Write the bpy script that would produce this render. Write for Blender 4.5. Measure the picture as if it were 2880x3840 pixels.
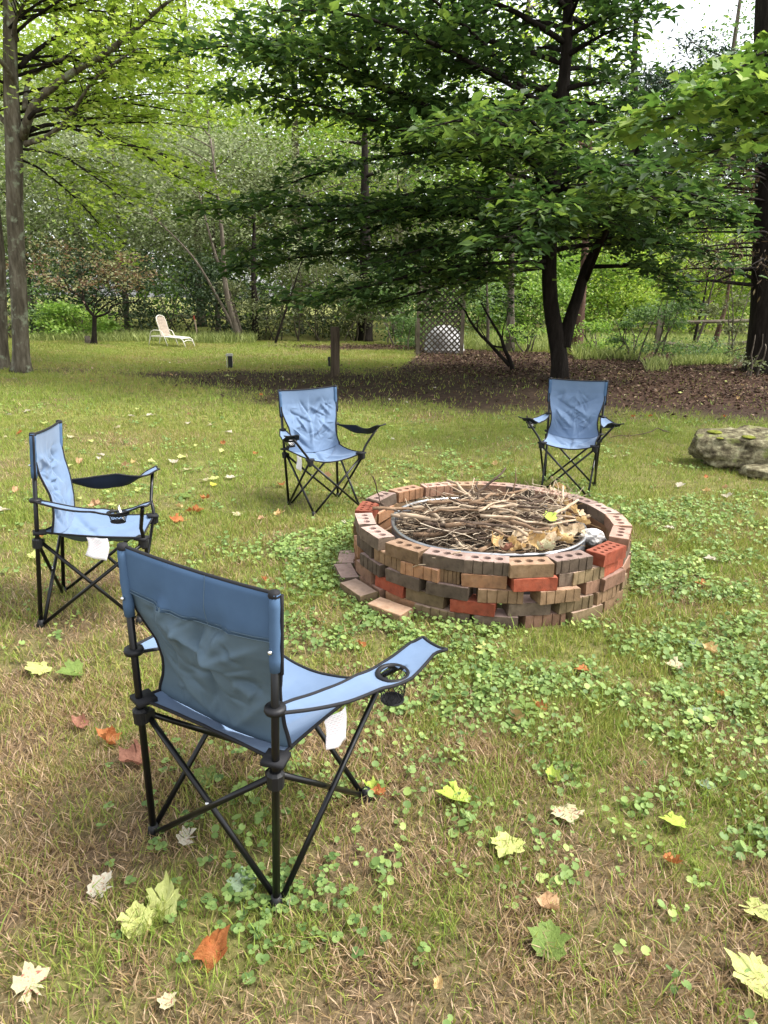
import bpy, bmesh, math, random
import numpy as np
from mathutils import Matrix, Vector

for o in list(bpy.data.objects): bpy.data.objects.remove(o)
scene = bpy.context.scene
COL = scene.collection
R = math.radians
rng = np.random.default_rng(7)
random.seed(7)

# ------------------------------------------------------------------ camera
FPX, PITCH, ROLL, CH = 2646.0, R(16.855), R(1.048), 1.3015     # focal length in px of a 2880x3840 frame
fw = np.array([0, math.cos(PITCH), -math.sin(PITCH)]); up0 = np.array([0, math.sin(PITCH), math.cos(PITCH)]); rt0 = np.array([1., 0, 0])
rt = math.cos(ROLL)*rt0 + math.sin(ROLL)*up0
upv = -math.sin(ROLL)*rt0 + math.cos(ROLL)*up0
cam_d = bpy.data.cameras.new('camera'); cam = bpy.data.objects.new('camera', cam_d); COL.objects.link(cam)
cam.matrix_world = Matrix(((rt[0], upv[0], -fw[0], 0), (rt[1], upv[1], -fw[1], 0), (rt[2], upv[2], -fw[2], CH), (0, 0, 0, 1)))
cam_d.sensor_fit = 'VERTICAL'; cam_d.sensor_height = 36; cam_d.lens = 36*FPX/3840
cam_d.clip_start = .05; cam_d.clip_end = 1000
scene.camera = cam

# ------------------------------------------------------------------ sky, sun, exposure
SUN_EL, SUN_AZ = R(56), R(96)          # soft light from the right (azimuth clockwise from +y)
world = bpy.data.worlds.new('World'); scene.world = world; world.use_nodes = True
wt = world.node_tree; wt.nodes.clear()
sky = wt.nodes.new('ShaderNodeTexSky'); sky.sky_type = 'NISHITA'; sky.sun_disc = False
sky.sun_elevation = SUN_EL; sky.sun_rotation = SUN_AZ; sky.dust_density = 2.5; sky.air_density = 1.0; sky.ozone_density = 1.0
hs = wt.nodes.new('ShaderNodeHueSaturation'); hs.inputs['Saturation'].default_value = .22
bg = wt.nodes.new('ShaderNodeBackground'); bg.inputs['Strength'].default_value = .15
wo = wt.nodes.new('ShaderNodeOutputWorld')
wt.links.new(sky.outputs[0], hs.inputs['Color']); wt.links.new(hs.outputs[0], bg.inputs['Color']); wt.links.new(bg.outputs[0], wo.inputs[0])
sd = bpy.data.lights.new('sun', 'SUN'); sd.energy = 1.5; sd.angle = R(18); sd.color = (1, .96, .9)
sun = bpy.data.objects.new('sun', sd); COL.objects.link(sun)
sdir = Vector((math.sin(SUN_AZ)*math.cos(SUN_EL), math.cos(SUN_AZ)*math.cos(SUN_EL), math.sin(SUN_EL)))
sun.rotation_euler = sdir.to_track_quat('Z', 'Y').to_euler(); sun.location = (0, 0, 30)
vs = scene.view_settings
vs.view_transform = 'Standard'; vs.look = 'None'; vs.exposure = 1.72; vs.gamma = 1; vs.use_curve_mapping = False
scene.render.engine = 'CYCLES'
cy = scene.cycles
cy.max_bounces = 4; cy.diffuse_bounces = 3; cy.glossy_bounces = 2; cy.transmission_bounces = 4; cy.transparent_max_bounces = 4
cy.use_denoising = True; cy.use_adaptive_sampling = False
try: cy.denoiser = 'OPENIMAGEDENOISE'
except Exception: pass

# ------------------------------------------------------------------ geometry helpers
def ray(u, v): return fw + rt*((u-1440)/FPX) + upv*((1920-v)/FPX)
def G(u, v, z=0.0):
    """point of the photograph's pixel on the level z"""
    d = ray(u, v); return np.array([0, 0, CH]) + d*((z-CH)/d[2])
def AT(u, v, Y):
    """point of the photograph's pixel at the distance Y"""
    d = ray(u, v); return np.array([0, 0, CH]) + d*(Y/d[1])
def XU(u, Y): return float(AT(u, 1250, Y)[0])

def hash2(ix, iy, seed):
    n = (ix.astype(np.int64)*374761393 + iy.astype(np.int64)*668265263 + seed*1442695041) & 0x7fffffff
    n = ((n ^ (n >> 13))*1274126177) & 0x7fffffff
    return ((n ^ (n >> 16)) & 0xffff)/65535.0
def vnoise(x, y, seed=0):
    x = np.asarray(x, float); y = np.asarray(y, float)
    ix = np.floor(x); iy = np.floor(y); fx = x-ix; fy = y-iy
    fx = fx*fx*(3-2*fx); fy = fy*fy*(3-2*fy)
    a = hash2(ix, iy, seed); b = hash2(ix+1, iy, seed); c = hash2(ix, iy+1, seed); d = hash2(ix+1, iy+1, seed)
    return (a*(1-fx)+b*fx)*(1-fy) + (c*(1-fx)+d*fx)*fy
def fbm(x, y, seed=0, o=4):
    s = 0; a = .5; t = 0
    for k in range(o):
        s = s + a*vnoise(np.asarray(x)*2**k, np.asarray(y)*2**k, seed+k*17); t += a; a *= .5
    return s/t
def sst(a, b, x):
    t = np.clip((x-a)/(b-a), 0, 1); return t*t*(3-2*t)

def tag(o, label=None, cat=None, group=None, kind=None):
    if label: o['label'] = label
    if cat: o['category'] = cat
    if group: o['group'] = group
    if kind: o['kind'] = kind
    return o
def empty(name, loc=(0, 0, 0), rz=0):
    o = bpy.data.objects.new(name, None); COL.objects.link(o); o.location = loc; o.rotation_euler = (0, 0, rz); o.empty_display_size = .1
    return o
def link(name, me, parent=None):
    o = bpy.data.objects.new(name, me); COL.objects.link(o)
    if parent is not None: o.parent = parent
    return o
def mesh(name, V, F, mats, parent=None, smooth=False, midx=None):
    me = bpy.data.meshes.new(name); me.from_pydata([tuple(map(float, v)) for v in V], [], [tuple(map(int, f)) for f in F])
    for m in (mats if isinstance(mats, (list, tuple)) else [mats]): me.materials.append(m)
    if midx is not None: me.polygons.foreach_set('material_index', np.asarray(midx, dtype=np.int32))
    if smooth: me.polygons.foreach_set('use_smooth', np.ones(len(me.polygons), dtype=bool))
    me.update()
    return link(name, me, parent)
def big(name, V, F, mat, parent=None, var=None, smooth=False):
    """a mesh of equal polygons from arrays, with a colour number per face"""
    V = np.ascontiguousarray(V, np.float32); F = np.ascontiguousarray(F, np.int32)
    m, k = F.shape
    me = bpy.data.meshes.new(name)
    me.vertices.add(len(V)); me.vertices.foreach_set('co', V.ravel())
    me.loops.add(m*k); me.loops.foreach_set('vertex_index', F.ravel())
    me.polygons.add(m); me.polygons.foreach_set('loop_start', np.arange(0, m*k, k, dtype=np.int32))
    me.polygons.foreach_set('use_smooth', np.full(m, smooth))
    me.update(calc_edges=True)
    if var is not None:
        a = me.attributes.new('var', 'FLOAT', 'FACE'); a.data.foreach_set('value', np.ascontiguousarray(var, np.float32))
    me.materials.append(mat)
    return link(name, me, parent)
def norm(v): return v/np.maximum(np.linalg.norm(v, axis=-1, keepdims=True), 1e-9)

def tube(P, rad, n=6, cap=True):
    P = np.asarray(P, float); m = len(P); rad = np.broadcast_to(np.asarray(rad, float), (m,))
    T = np.zeros_like(P); T[1:-1] = P[2:]-P[:-2]; T[0] = P[1]-P[0]; T[-1] = P[-1]-P[-2]; T = norm(T)
    ref = np.array([0, 0, 1.]) if abs(T[0][2]) < .9 else np.array([1., 0, 0])
    A = np.zeros_like(P); a = norm(np.cross(T[0], ref))
    for i in range(m):
        a = a - T[i]*np.dot(a, T[i]); a = a/max(np.linalg.norm(a), 1e-9); A[i] = a
    B = np.cross(T, A); th = np.arange(n)*2*np.pi/n
    V = (P[:, None, :] + rad[:, None, None]*(np.cos(th)[None, :, None]*A[:, None, :] + np.sin(th)[None, :, None]*B[:, None, :])).reshape(-1, 3)
    i = np.arange(m-1)[:, None]*n; j = np.arange(n)[None, :]; j2 = (j+1) % n
    F = np.stack([i+j, i+j2, i+n+j2, i+n+j], -1).reshape(-1, 4).tolist()
    if cap: F.append(list(range(n))[::-1]); F.append([(m-1)*n+k for k in range(n)])
    return V, F
class MB:
    def __init__(s): s.V = []; s.F = []; s.n = 0; s.M = []
    def add(s, V, F, mi=0):
        s.V.append(np.asarray(V, float)); s.F += [[k+s.n for k in f] for f in F]; s.n += len(V); s.M += [mi]*len(F); return s
    def tube(s, P, r, n=6, cap=True, mi=0): return s.add(*tube(P, r, n, cap), mi)
    def box(s, c, d, rot=None, mi=0):
        c = np.asarray(c, float); d = np.asarray(d, float)/2
        V = np.array([[x, y, z] for z in (-1, 1) for y in (-1, 1) for x in (-1, 1)], float)*d
        if rot is not None: V = V @ np.array(rot).T
        return s.add(V+c, [[0, 2, 3, 1], [4, 5, 7, 6], [0, 1, 5, 4], [2, 6, 7, 3], [0, 4, 6, 2], [1, 3, 7, 5]], mi)
    def lathe(s, prof, c=(0, 0, 0), n=16, mi=0):
        prof = np.asarray(prof, float); th = np.arange(n)*2*np.pi/n
        V = np.stack([prof[:, None, 0]*np.cos(th), prof[:, None, 0]*np.sin(th), np.repeat(prof[:, 1:2], n, 1)], -1).reshape(-1, 3)+np.asarray(c)
        F = []
        for i in range(len(prof)-1):
            for j in range(n): F.append([i*n+j, i*n+(j+1) % n, (i+1)*n+(j+1) % n, (i+1)*n+j])
        return s.add(V, F, mi)
    def build(s, name, mats, parent=None, smooth=False):
        return mesh(name, np.concatenate(s.V), s.F, mats, parent, smooth, s.M)
def rotz(a): c, s_ = math.cos(a), math.sin(a); return np.array([[c, -s_, 0], [s_, c, 0], [0, 0, 1.]])
class QT:
    """many thin quad tubes joined into one mesh (twigs)"""
    def __init__(s): s.V = []; s.F = []; s.n = 0
    def tube(s, P, r, n=4):
        V, F = tube(P, r, n, False); s.V.append(V); s.F.append(np.array(F)+s.n); s.n += len(V)
    def build(s, name, mat, parent=None):
        if not s.V: return None
        return big(name, np.concatenate(s.V), np.concatenate(s.F), mat, parent, smooth=True)

# ------------------------------------------------------------------ materials
def new_mat(name):
    m = bpy.data.materials.new(name); m.use_nodes = True; nt = m.node_tree; nt.nodes.clear()
    out = nt.nodes.new('ShaderNodeOutputMaterial'); return m, nt, out
def ramp(nt, stops, fac):
    r = nt.nodes.new('ShaderNodeValToRGB'); e = r.color_ramp.elements
    while len(e) < len(stops): e.new(.5)
    for k, (p, c) in enumerate(stops): e[k].position = p; e[k].color = (*c, 1)
    nt.links.new(fac, r.inputs['Fac']); return r.outputs['Color']
def noise_fac(nt, scale, detail=5, rough=.6, coords='Object', stretch=None, dist=0):
    tc = nt.nodes.new('ShaderNodeTexCoord'); src = tc.outputs[coords]
    if stretch:
        mp = nt.nodes.new('ShaderNodeMapping'); mp.inputs['Scale'].default_value = stretch; nt.links.new(src, mp.inputs['Vector']); src = mp.outputs['Vector']
    n = nt.nodes.new('ShaderNodeTexNoise'); n.inputs['Scale'].default_value = scale; n.inputs['Detail'].default_value = detail; n.inputs['Roughness'].default_value = rough
    n.inputs['Distortion'].default_value = dist
    nt.links.new(src, n.inputs['Vector']); return n.outputs['Fac']
def mixc(nt, a, b, fac, mode='MIX'):
    n = nt.nodes.new('ShaderNodeMix'); n.data_type = 'RGBA'; n.blend_type = mode
    for s, v in ((n.inputs[6], a), (n.inputs[7], b)):
        if isinstance(v, tuple): s.default_value = (*v, 1)
        else: nt.links.new(v, s)
    if isinstance(fac, (int, float)): n.inputs[0].default_value = fac
    else: nt.links.new(fac, n.inputs[0])
    return n.outputs[2]
def add_bump(nt, b, fac, strength, dist=.01):
    bp = nt.nodes.new('ShaderNodeBump'); bp.inputs['Strength'].default_value = strength; bp.inputs['Distance'].default_value = dist
    nt.links.new(fac, bp.inputs['Height']); nt.links.new(bp.outputs[0], b.inputs['Normal'])
def mat(name, stops, rough=.7, scale=6, detail=5, bump=0, bscale=None, bdist=.01, metal=0, spec=.3, stretch=None, sheen=0, dist=0, spots=None, coords='Object'):
    m, nt, out = new_mat(name); b = nt.nodes.new('ShaderNodeBsdfPrincipled')
    f = noise_fac(nt, scale, detail, .62, coords, stretch, dist)
    if len(stops) == 1: c = ramp(nt, [(0, tuple(v*.88 for v in stops[0][1])), (1, tuple(min(1, v*1.1) for v in stops[0][1]))], f)
    else: c = ramp(nt, stops, f)
    if spots:
        sc, lo, hi, sc_col = spots
        g = noise_fac(nt, sc, 4, .6, coords)
        mr = nt.nodes.new('ShaderNodeMapRange'); mr.inputs[1].default_value = lo; mr.inputs[2].default_value = hi; nt.links.new(g, mr.inputs[0])
        c = mixc(nt, c, sc_col, mr.outputs[0])
    nt.links.new(c, b.inputs['Base Color']); b.inputs['Roughness'].default_value = rough; b.inputs['Metallic'].default_value = metal
    b.inputs['Specular IOR Level'].default_value = spec
    if sheen: b.inputs['Sheen Weight'].default_value = sheen
    if bump: add_bump(nt, b, noise_fac(nt, bscale or scale*3, 6, .65, coords, stretch), bump, bdist)
    nt.links.new(b.outputs[0], out.inputs[0]); return m
def leafmat(name, stops, trans=.35, rough=.5, spec=.3, tcol=1.25):
    """leaf: colour per leaf from the face number 'var', thin and translucent"""
    m, nt, out = new_mat(name); b = nt.nodes.new('ShaderNodeBsdfPrincipled')
    at = nt.nodes.new('ShaderNodeAttribute'); at.attribute_name = 'var'
    c = ramp(nt, stops, at.outputs['Fac'])
    nt.links.new(c, b.inputs['Base Color']); b.inputs['Roughness'].default_value = rough; b.inputs['Specular IOR Level'].default_value = spec
    tr = nt.nodes.new('ShaderNodeBsdfTranslucent')
    hsv = nt.nodes.new('ShaderNodeHueSaturation'); hsv.inputs['Value'].default_value = tcol; hsv.inputs['Saturation'].default_value = 1.1; nt.links.new(c, hsv.inputs['Color'])
    nt.links.new(hsv.outputs[0], tr.inputs['Color'])
    mx = nt.nodes.new('ShaderNodeMixShader'); mx.inputs[0].default_value = trans
    nt.links.new(b.outputs[0], mx.inputs[1]); nt.links.new(tr.outputs[0], mx.inputs[2]); nt.links.new(mx.outputs[0], out.inputs[0])
    return m

# ------------------------------------------------------------------ chairs' places (needed for the ground under their feet)
CHAIRS = {  # x, y, yaw, dz, tilt x, tilt y, scale x, scale y
    'N': (-.392, 1.351, R(-30.9), .009, .026, -.030, 1.037, 1.061),
    'L': (-1.392, 2.731, R(-78.4), .024, -.053, .058, 1.017, .998),
    'M': (-.482, 4.646, R(-148.2), -.035, .026, -.049, .986, .944),
    'R': (1.379, 5.113, R(-199.4), .004, .007, -.002, .955, .990)}
def chair_matrix(k):
    x, y, a, dz, tx, ty, sx, sy = CHAIRS[k]
    return Matrix.Translation((x, y, dz)) @ Matrix.Rotation(a, 4, 'Z') @ Matrix.Rotation(-ty, 4, 'X') @ Matrix.Rotation(tx, 4, 'Y')
feet = []
for k in CHAIRS:
    sx, sy = CHAIRS[k][6:]
    for s in (-1, 1):
        for lx, ly in ((.189, 0), (.175, .371)):
            feet.append(chair_matrix(k) @ Vector((s*lx*sx, ly*sy, 0)))
FT = np.array([list(f) for f in feet])
def _k(d): return np.exp(-(d/.30)**2)
_d = np.hypot(FT[:, None, 0]-FT[None, :, 0], FT[:, None, 1]-FT[None, :, 1])
FW = np.linalg.solve(_k(_d)+np.eye(len(FT))*.02, FT[:, 2]-.002)
def gz(x, y):
    x = np.asarray(x, float); y = np.asarray(y, float)
    z = np.zeros(np.broadcast(x, y).shape)
    for (fx, fy, fz), w in zip(FT, FW): z = z + w*_k(np.hypot(x-fx, y-fy))
    z = z + .012*(fbm(x*1.3, y*1.3, 3, 3)-.5)*2
    z = z + sst(7, 14, y)*.10*(fbm(x*.25, y*.25, 9, 3)-.5)*2
    return z
def dirt(x, y):
    """bare dark soil and litter under the trees"""
    n = (fbm(x*.9, y*.55, 21, 4)-.5)
    lo = np.interp(x, [-5, -2.6, -1, 1, 4, 9], [12.6, 10.3, 8.9, 8.4, 8.3, 8.2]); hi = np.interp(x, [-5, -3, -1, .2, .9, 9], [12.7, 13.3, 13.2, 13.6, 19, 19.5])
    d = np.minimum(y-lo, hi-y)
    a = sst(-.5, .9, d + n*2.6)
    b = sst(0, .5, 1.1-np.hypot((x+.6)/2.3, (y-19.2)/.9) + n)
    return np.clip(np.maximum(a, b), 0, 1)
def litter(x, y):
    n = fbm(x*.8, y*.8, 33, 3)-.5
    a = sst(12.0, 13.2, y+n*2)*sst(.3, 1.5, x+n)*(1-sst(18.5, 20, y))
    c = sst(8.2, 10.2, y)*sst(2.0, 4.2, x+n*2)*(1-sst(18.5, 20, y))
    b = sst(0, .5, 1.0-np.hypot((x+.6)/2.3, (y-19.2)/.9) + n)
    return np.clip(np.maximum(np.maximum(a, b), c), 0, 1)
def straw(x, y):
    n = fbm(x*1.7, y*1.7, 51, 4); n2 = fbm(x*.6, y*.6, 57, 3)
    n3 = fbm(x*6.5, y*6.5, 55, 3)
    s = .70*(1-sst(1.3, 3.1, y+.5*x)) + .14*(1-sst(3, 7, y)) + (n-.5)*1.2 + (n2-.5)*.6 + (n3-.5)*1.3*(1-.5*sst(3, 6, y)) + .06
    return np.clip(s, 0, 1)
def clover_d(x, y):
    n = fbm(x*1.15, y*1.15, 71, 4)
    base = np.exp(-((x-1.15)/1.15)**2-((y-2.25)/.75)**2)*1.1 + np.exp(-((np.hypot(x-.52, y-3.33)-.9)/.28)**2)*.95 + np.exp(-((x-2.0)/1.2)**2-((y-3.2)/1.3)**2)*.75
    base = base + .35*np.exp(-((x+.3)/.9)**2-((y-3.6)/1.1)**2) + .16*sst(3.2, 4.5, y)*(1-sst(5.2, 7, y)) + .035
    return np.clip(base*sst(.40, .62, n+.10*base), 0, 1)
PIT = (.523, 3.33)

# ------------------------------------------------------------------ ground
def axis(fine0, fine1, step, far, grow):
    a = list(np.arange(fine0, fine1+1e-6, step)); s = step
    while a[-1] < far: s *= grow; a.append(a[-1]+s)
    s = step; b = [a[0]]
    while b[-1] > -far: s *= grow; b.append(b[-1]-s)
    return np.array(b[::-1][:-1]+a)
gx = axis(-6, 6, .10, 300, 1.13); gy = axis(.3, 13, .10, 300, 1.13)
XX, YY = np.meshgrid(gx, gy); nx, ny = len(gx), len(gy)
ZZ = gz(XX, YY); ZZ[(np.abs(XX) > 60) | (np.abs(YY) > 60)] = 0
V = np.stack([XX, YY, ZZ], -1).reshape(-1, 3)
ii = (np.arange(ny-1)[:, None]*nx + np.arange(nx-1)[None, :]).ravel()
F = np.stack([ii, ii+1, ii+nx+1, ii+nx], 1)
m, nt, out = new_mat('ground_soil_and_thatch'); b = nt.nodes.new('ShaderNodeBsdfPrincipled'); b.inputs['Roughness'].default_value = .95; b.inputs['Specular IOR Level'].default_value = .1
n1 = noise_fac(nt, 9, 8, .7); n2 = noise_fac(nt, 60, 6, .7); n3 = noise_fac(nt, 1.2, 5, .6)
thatch = ramp(nt, [(.25, (.035, .024, .015)), (.45, (.10, .07, .042)), (.6, (.19, .135, .082)), (.8, (.31, .23, .15))], n2)
turf = ramp(nt, [(.3, (.05, .06, .02)), (.5, (.16, .17, .045)), (.75, (.30, .30, .09))], n1)
soil = ramp(nt, [(.3, (.022, .015, .011)), (.55, (.055, .036, .025)), (.75, (.10, .066, .045))], n1)
lit = ramp(nt, [(.3, (.022, .013, .009)), (.5, (.06, .034, .023)), (.7, (.11, .064, .043))], n2)
def attr(n): a = nt.nodes.new('ShaderNodeAttribute'); a.attribute_name = n; return a.outputs['Fac']
c = mixc(nt, turf, thatch, attr('straw')); c = mixc(nt, c, soil, attr('dirt')); c = mixc(nt, c, lit, attr('litter'))
nt.links.new(c, b.inputs['Base Color']); add_bump(nt, b, n2, .6, .02); nt.links.new(b.outputs[0], out.inputs[0])
ground = big('ground', V, F, m, smooth=True)
for nm, val in (('straw', np.maximum(straw(XX, YY), .35*(YY < 7))), ('dirt', dirt(XX, YY)), ('litter', litter(XX, YY)*dirt(XX, YY))):
    a = ground.data.attributes.new(nm, 'FLOAT', 'POINT'); a.data.foreach_set('value', np.ascontiguousarray(val.ravel(), np.float32))
tag(ground, 'mown lawn running back to bare soil under the trees', 'ground', kind='structure')

# ------------------------------------------------------------------ grass and ground cover
def scatter(y0, y1, dens, margin=.72, extra=.6):
    """points spread over the wedge of lawn in front of the camera"""
    area = margin*(y1*y1-y0*y0)+2*extra*(y1-y0); n = int(area*dens)
    y = np.sqrt(rng.random(n)*(y1*y1-y0*y0)+y0*y0); x = (rng.random(n)*2-1)*(margin*y+extra)
    return x, y
def blades(x, y, h, w, lean, segs=2):
    n = len(x); z = gz(x, y)
    a = rng.random(n)*2*np.pi; d = np.stack([np.cos(a), np.sin(a)], 1); s = np.stack([-d[:, 1], d[:, 0]], 1)
    yaw = rng.random(n)*2*np.pi; s = np.stack([np.cos(yaw), np.sin(yaw)], 1)
    L = lean
    P0 = np.stack([x, y, z-.004], 1)
    def pt(u, side, wf):
        r = u*u*.6*L+u*.4*L; hz = u*np.sqrt(np.maximum(1-L*L*.8, .05))
        q = np.empty((n, 3)); q[:, :2] = P0[:, :2] + d*(r*h)[:, None] + s*(side*w*wf)[:, None]; q[:, 2] = P0[:, 2] + hz*h
        return q
    if segs == 1:
        V = np.stack([pt(0, -.5, 1), pt(0, .5, 1), pt(1, 0, 1)], 1).reshape(-1, 3); F = np.arange(n*3).reshape(-1, 3); return V, F, 1
    V = np.stack([pt(0, -.5, .8), pt(0, .5, .8), pt(.55, -.5, .9), pt(.55, .5, .9), pt(1, 0, 1)], 1).reshape(-1, 3)
    o = np.arange(n)[:, None, None]*5; F = (o+np.array([[0, 1, 3], [0, 3, 2], [2, 3, 4]])[None]).reshape(-1, 3)
    return V, F, 3
grass_m = leafmat('grass_blades', [(0, (.52, .39, .255)), (.10, (.41, .29, .17)), (.22, (.22, .14, .072)), (.36, (.34, .265, .11)), (.42, (.29, .28, .075)), (.62, (.27, .31, .065)), (.85, (.15, .205, .04)), (1, (.27, .37, .07))], .25, .6, .2)
VV, FF, VR, nv = [], [], [], 0
for y0, y1, dens, hh, ww, segs in ((.7, 2.2, 33500, .038, .0028, 2), (2.2, 4.2, 13500, .036, .0038, 2), (4.2, 7.6, 5200, .040, .0055, 1), (7.6, 21, 1250, .048, .012, 1)):
    x, y = scatter(y0, y1, dens)
    st = straw(x, y); di = dirt(x, y); cl = clover_d(x, y)
    tuft = fbm(x*6, y*6, 91, 3)
    keep = rng.random(len(x)) < (1-.93*di)*(.5+.5*sst(.35, .6, tuft))
    keep &= np.hypot(x-PIT[0], y-PIT[1]) > .69
    x, y, st, tuft = x[keep], y[keep], st[keep], tuft[keep]; n = len(x)
    dead = rng.random(n) < st*.85
    h = hh*(.5+rng.random(n))*(.7+.6*tuft)*np.where(dead, .95, 1.0); L = np.where(dead, .55+.45*rng.random(n), .15+.75*rng.random(n))
    long_ = rng.random(n) < .006; h = np.where(long_, h*2.2, h)
    Vb, Fb, k = blades(x, y, h, ww*(.6+.8*rng.random(n)), L, segs)
    v = np.where(dead, rng.random(n)*.36, .40+.55*rng.random(n)-.12*st+.55*(fbm(x*.9, y*.9, 95, 4)-.5)); v = np.where(long_, .95, v)
    VV.append(Vb); FF.append(Fb+nv); nv += len(Vb); VR.append(np.repeat(v, k))
grass = big('lawn_grass', np.concatenate(VV), np.concatenate(FF), grass_m, var=np.concatenate(VR))
tag(grass, 'short thin grass of the lawn, green mixed with dry straw', 'grass', kind='stuff')

def frames(nrm, tip):
    nrm = norm(nrm); tip = norm(tip - nrm*np.sum(tip*nrm, 1, keepdims=True)); side = np.cross(tip, nrm)
    return np.stack([side, tip, nrm], 2)       # columns: local x, y, z
def leaves(T, TF, pos, nrm, tip, size):
    """copies of a leaf template: T vertices (tip along +y), TF faces"""
    Rm = frames(nrm, tip); n = len(pos)
    V = (np.einsum('nij,kj->nki', Rm, T)*size[:, None, None] + pos[:, None, :]).reshape(-1, 3)
    F = (np.arange(n)[:, None, None]*len(T) + np.asarray(TF)[None]).reshape(-1, len(TF[0]))
    return V, F, len(TF)
# round scalloped ground-ivy leaf
th = np.linspace(.35, 2*np.pi-.35, 8)
T_round = np.array([[0, -.25, -.05]] + [[.5*math.sin(t+math.pi)*(1+.04*(k % 2)), .5*math.cos(t+math.pi), .09] for k, t in enumerate(th)])
TF_round = [[0, k+2, k+1] for k in range(7)]
cx_, cy_ = scatter(.9, 8.5, 1150); d = clover_d(cx_, cy_)*sst(.40, .56, fbm(cx_*2.8, cy_*2.8, 131, 4))*1.3; k_ = rng.random(len(cx_)) < d*np.interp(cy_, [0, 4, 8.5], [1, .8, .5])
cx_, cy_ = cx_[k_], cy_[k_]; rep_ = rng.integers(2, 9, len(cx_)); sz_ = np.repeat(.7+.65*rng.random(len(cx_)), rep_); cv_ = np.repeat(rng.random(len(cx_)), rep_)   # each plant a rosette of leaves
x = np.repeat(cx_, rep_)+rng.normal(size=rep_.sum())*.020; y = np.repeat(cy_, rep_)+rng.normal(size=rep_.sum())*.020
keep = np.hypot(x-PIT[0], y-PIT[1]) > .675; x, y, sz_, cv_ = x[keep], y[keep], sz_[keep], cv_[keep]; n = len(x)
tip = np.stack([rng.normal(size=n), rng.normal(size=n), rng.normal(size=n)*.2], 1); nr = np.stack([rng.normal(size=n)*.42, rng.normal(size=n)*.42-.1, np.ones(n)], 1)
V, F, k = leaves(T_round, TF_round, np.stack([x, y, gz(x, y)+.012+.03*rng.random(n)**1.5], 1), nr, tip, (.013+.019*rng.random(n)**1.3)*sz_*np.interp(y, [0, 2, 4, 8], [.9, 1., 1.1, 1.3])*.68)
ivy_m = leafmat('ground_ivy', [(0, (.07, .13, .035)), (.3, (.15, .23, .065)), (.7, (.25, .35, .10)), (1, (.42, .50, .14))], .3, .5, .3)
vi = np.clip(rng.random(n)*.45+.45*cv_+.35*(fbm(x*3, y*3, 99, 2)-.5)+.03, 0, 1)
ivy = big('ground_ivy', V, F, ivy_m, var=np.repeat(vi, k), smooth=True)
tag(ivy, 'low round-leaved ground ivy growing through the lawn', 'ground ivy', kind='stuff')
# clover in threes near the closest chair's foot
x, y = scatter(.9, 3, 260); keep = fbm(x*2, y*2, 111, 3) > .56; x, y = x[keep], y[keep]
fx, fy = FT[2][:2]
ex = np.concatenate([x, FT[2][0]+rng.normal(size=60)*.07, FT[2][0]+rng.normal(size=40)*.12]); ey = np.concatenate([y, FT[2][1]+.02+rng.normal(size=60)*.05, FT[2][1]-.05+rng.normal(size=40)*.07])
n = len(ex); ez = gz(ex, ey)+.012+.02*rng.random(n); a0 = rng.random(n)*2*np.pi; P_, N_, T_ = [], [], []
for j in range(3):
    a = a0+j*2.094; tp = np.stack([np.cos(a), np.sin(a), np.zeros(n)], 1); P_.append(np.stack([ex, ey, ez], 1)+tp*.007); T_.append(tp); N_.append(np.stack([rng.normal(size=n)*.2, rng.normal(size=n)*.2, np.ones(n)], 1))
V, F, k = leaves(T_round, TF_round, np.concatenate(P_), np.concatenate(N_), np.concatenate(T_), np.tile(.012+.006*rng.random(n), 3))
tag(big('clover', V, F, ivy_m, var=np.repeat(rng.random(3*n)*.6, k), smooth=True), 'small three-leaved clover among the dry grass', 'clover', kind='stuff')
# brown leaf litter on the soil under the trees
T_lit = np.array([[0, -.5, 0], [.28, 0, .12], [0, .5, .05], [-.28, 0, .1]]); TF_lit = [[0, 1, 2, 3]]
x, y = scatter(7.8, 20.5, 260); keep = rng.random(len(x)) < dirt(x, y)*(.10+.9*litter(x, y)); x, y = x[keep], y[keep]; n = len(x)
V, F, k = leaves(T_lit, TF_lit, np.stack([x, y, gz(x, y)+.012+.025*rng.random(n)], 1), np.stack([rng.normal(size=n)*.45, rng.normal(size=n)*.45, np.ones(n)], 1), rng.normal(size=(n, 3)), .035+.05*rng.random(n))
lit_m = leafmat('leaf_litter', [(0, (.028, .018, .013)), (.5, (.062, .038, .027)), (.85, (.13, .08, .055)), (1, (.36, .26, .18))], .1, .8, .1)
tag(big('leaf_litter', V, F, lit_m, var=rng.random(n)**1.3), 'red-brown dead leaves covering the soil under the trees', 'leaf litter', kind='stuff')
#@@PART2
# ------------------------------------------------------------------ folding camp chairs
fab = mat('blue_polyester', [(.3, (.120, .178, .275)), (.7, (.145, .21, .315))], .85, 9, 4, .15, 420, .001, sheen=.15, spec=.15)
fab_back = mat('grey_blue_coated_reverse', [(.3, (.082, .125, .16)), (.7, (.098, .146, .184))], .75, 7, 4, .12, 420, .001)
fab_band = mat('blue_top_band', [(.3, (.062, .110, .19)), (.7, (.075, .132, .222))], .9, 9, 4, .15, 420, .001, spec=.1)
binding = mat('black_binding', [(0, (.012, .012, .014))], .75, 40)
blackmetal = mat('black_powder_coated_steel', [(0, (.004, .004, .0045))], .30, 30, spec=.35)
under = mat('dark_navy_lining', [(0, (.018, .024, .040))], .8, 20, spec=.15)
plastic = mat('black_plastic', [(0, (.010, .010, .011))], .5, 30, spec=.3)
steel = mat('bright_rivet_steel', [(0, (.7, .7, .7))], .3, 30, metal=1)
paper = mat('white_label_paper', [(0, (.80, .78, .78))], .8, 30)
net_m = mat('black_net', [(0, (.012, .012, .013))], .8, 40)
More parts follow.
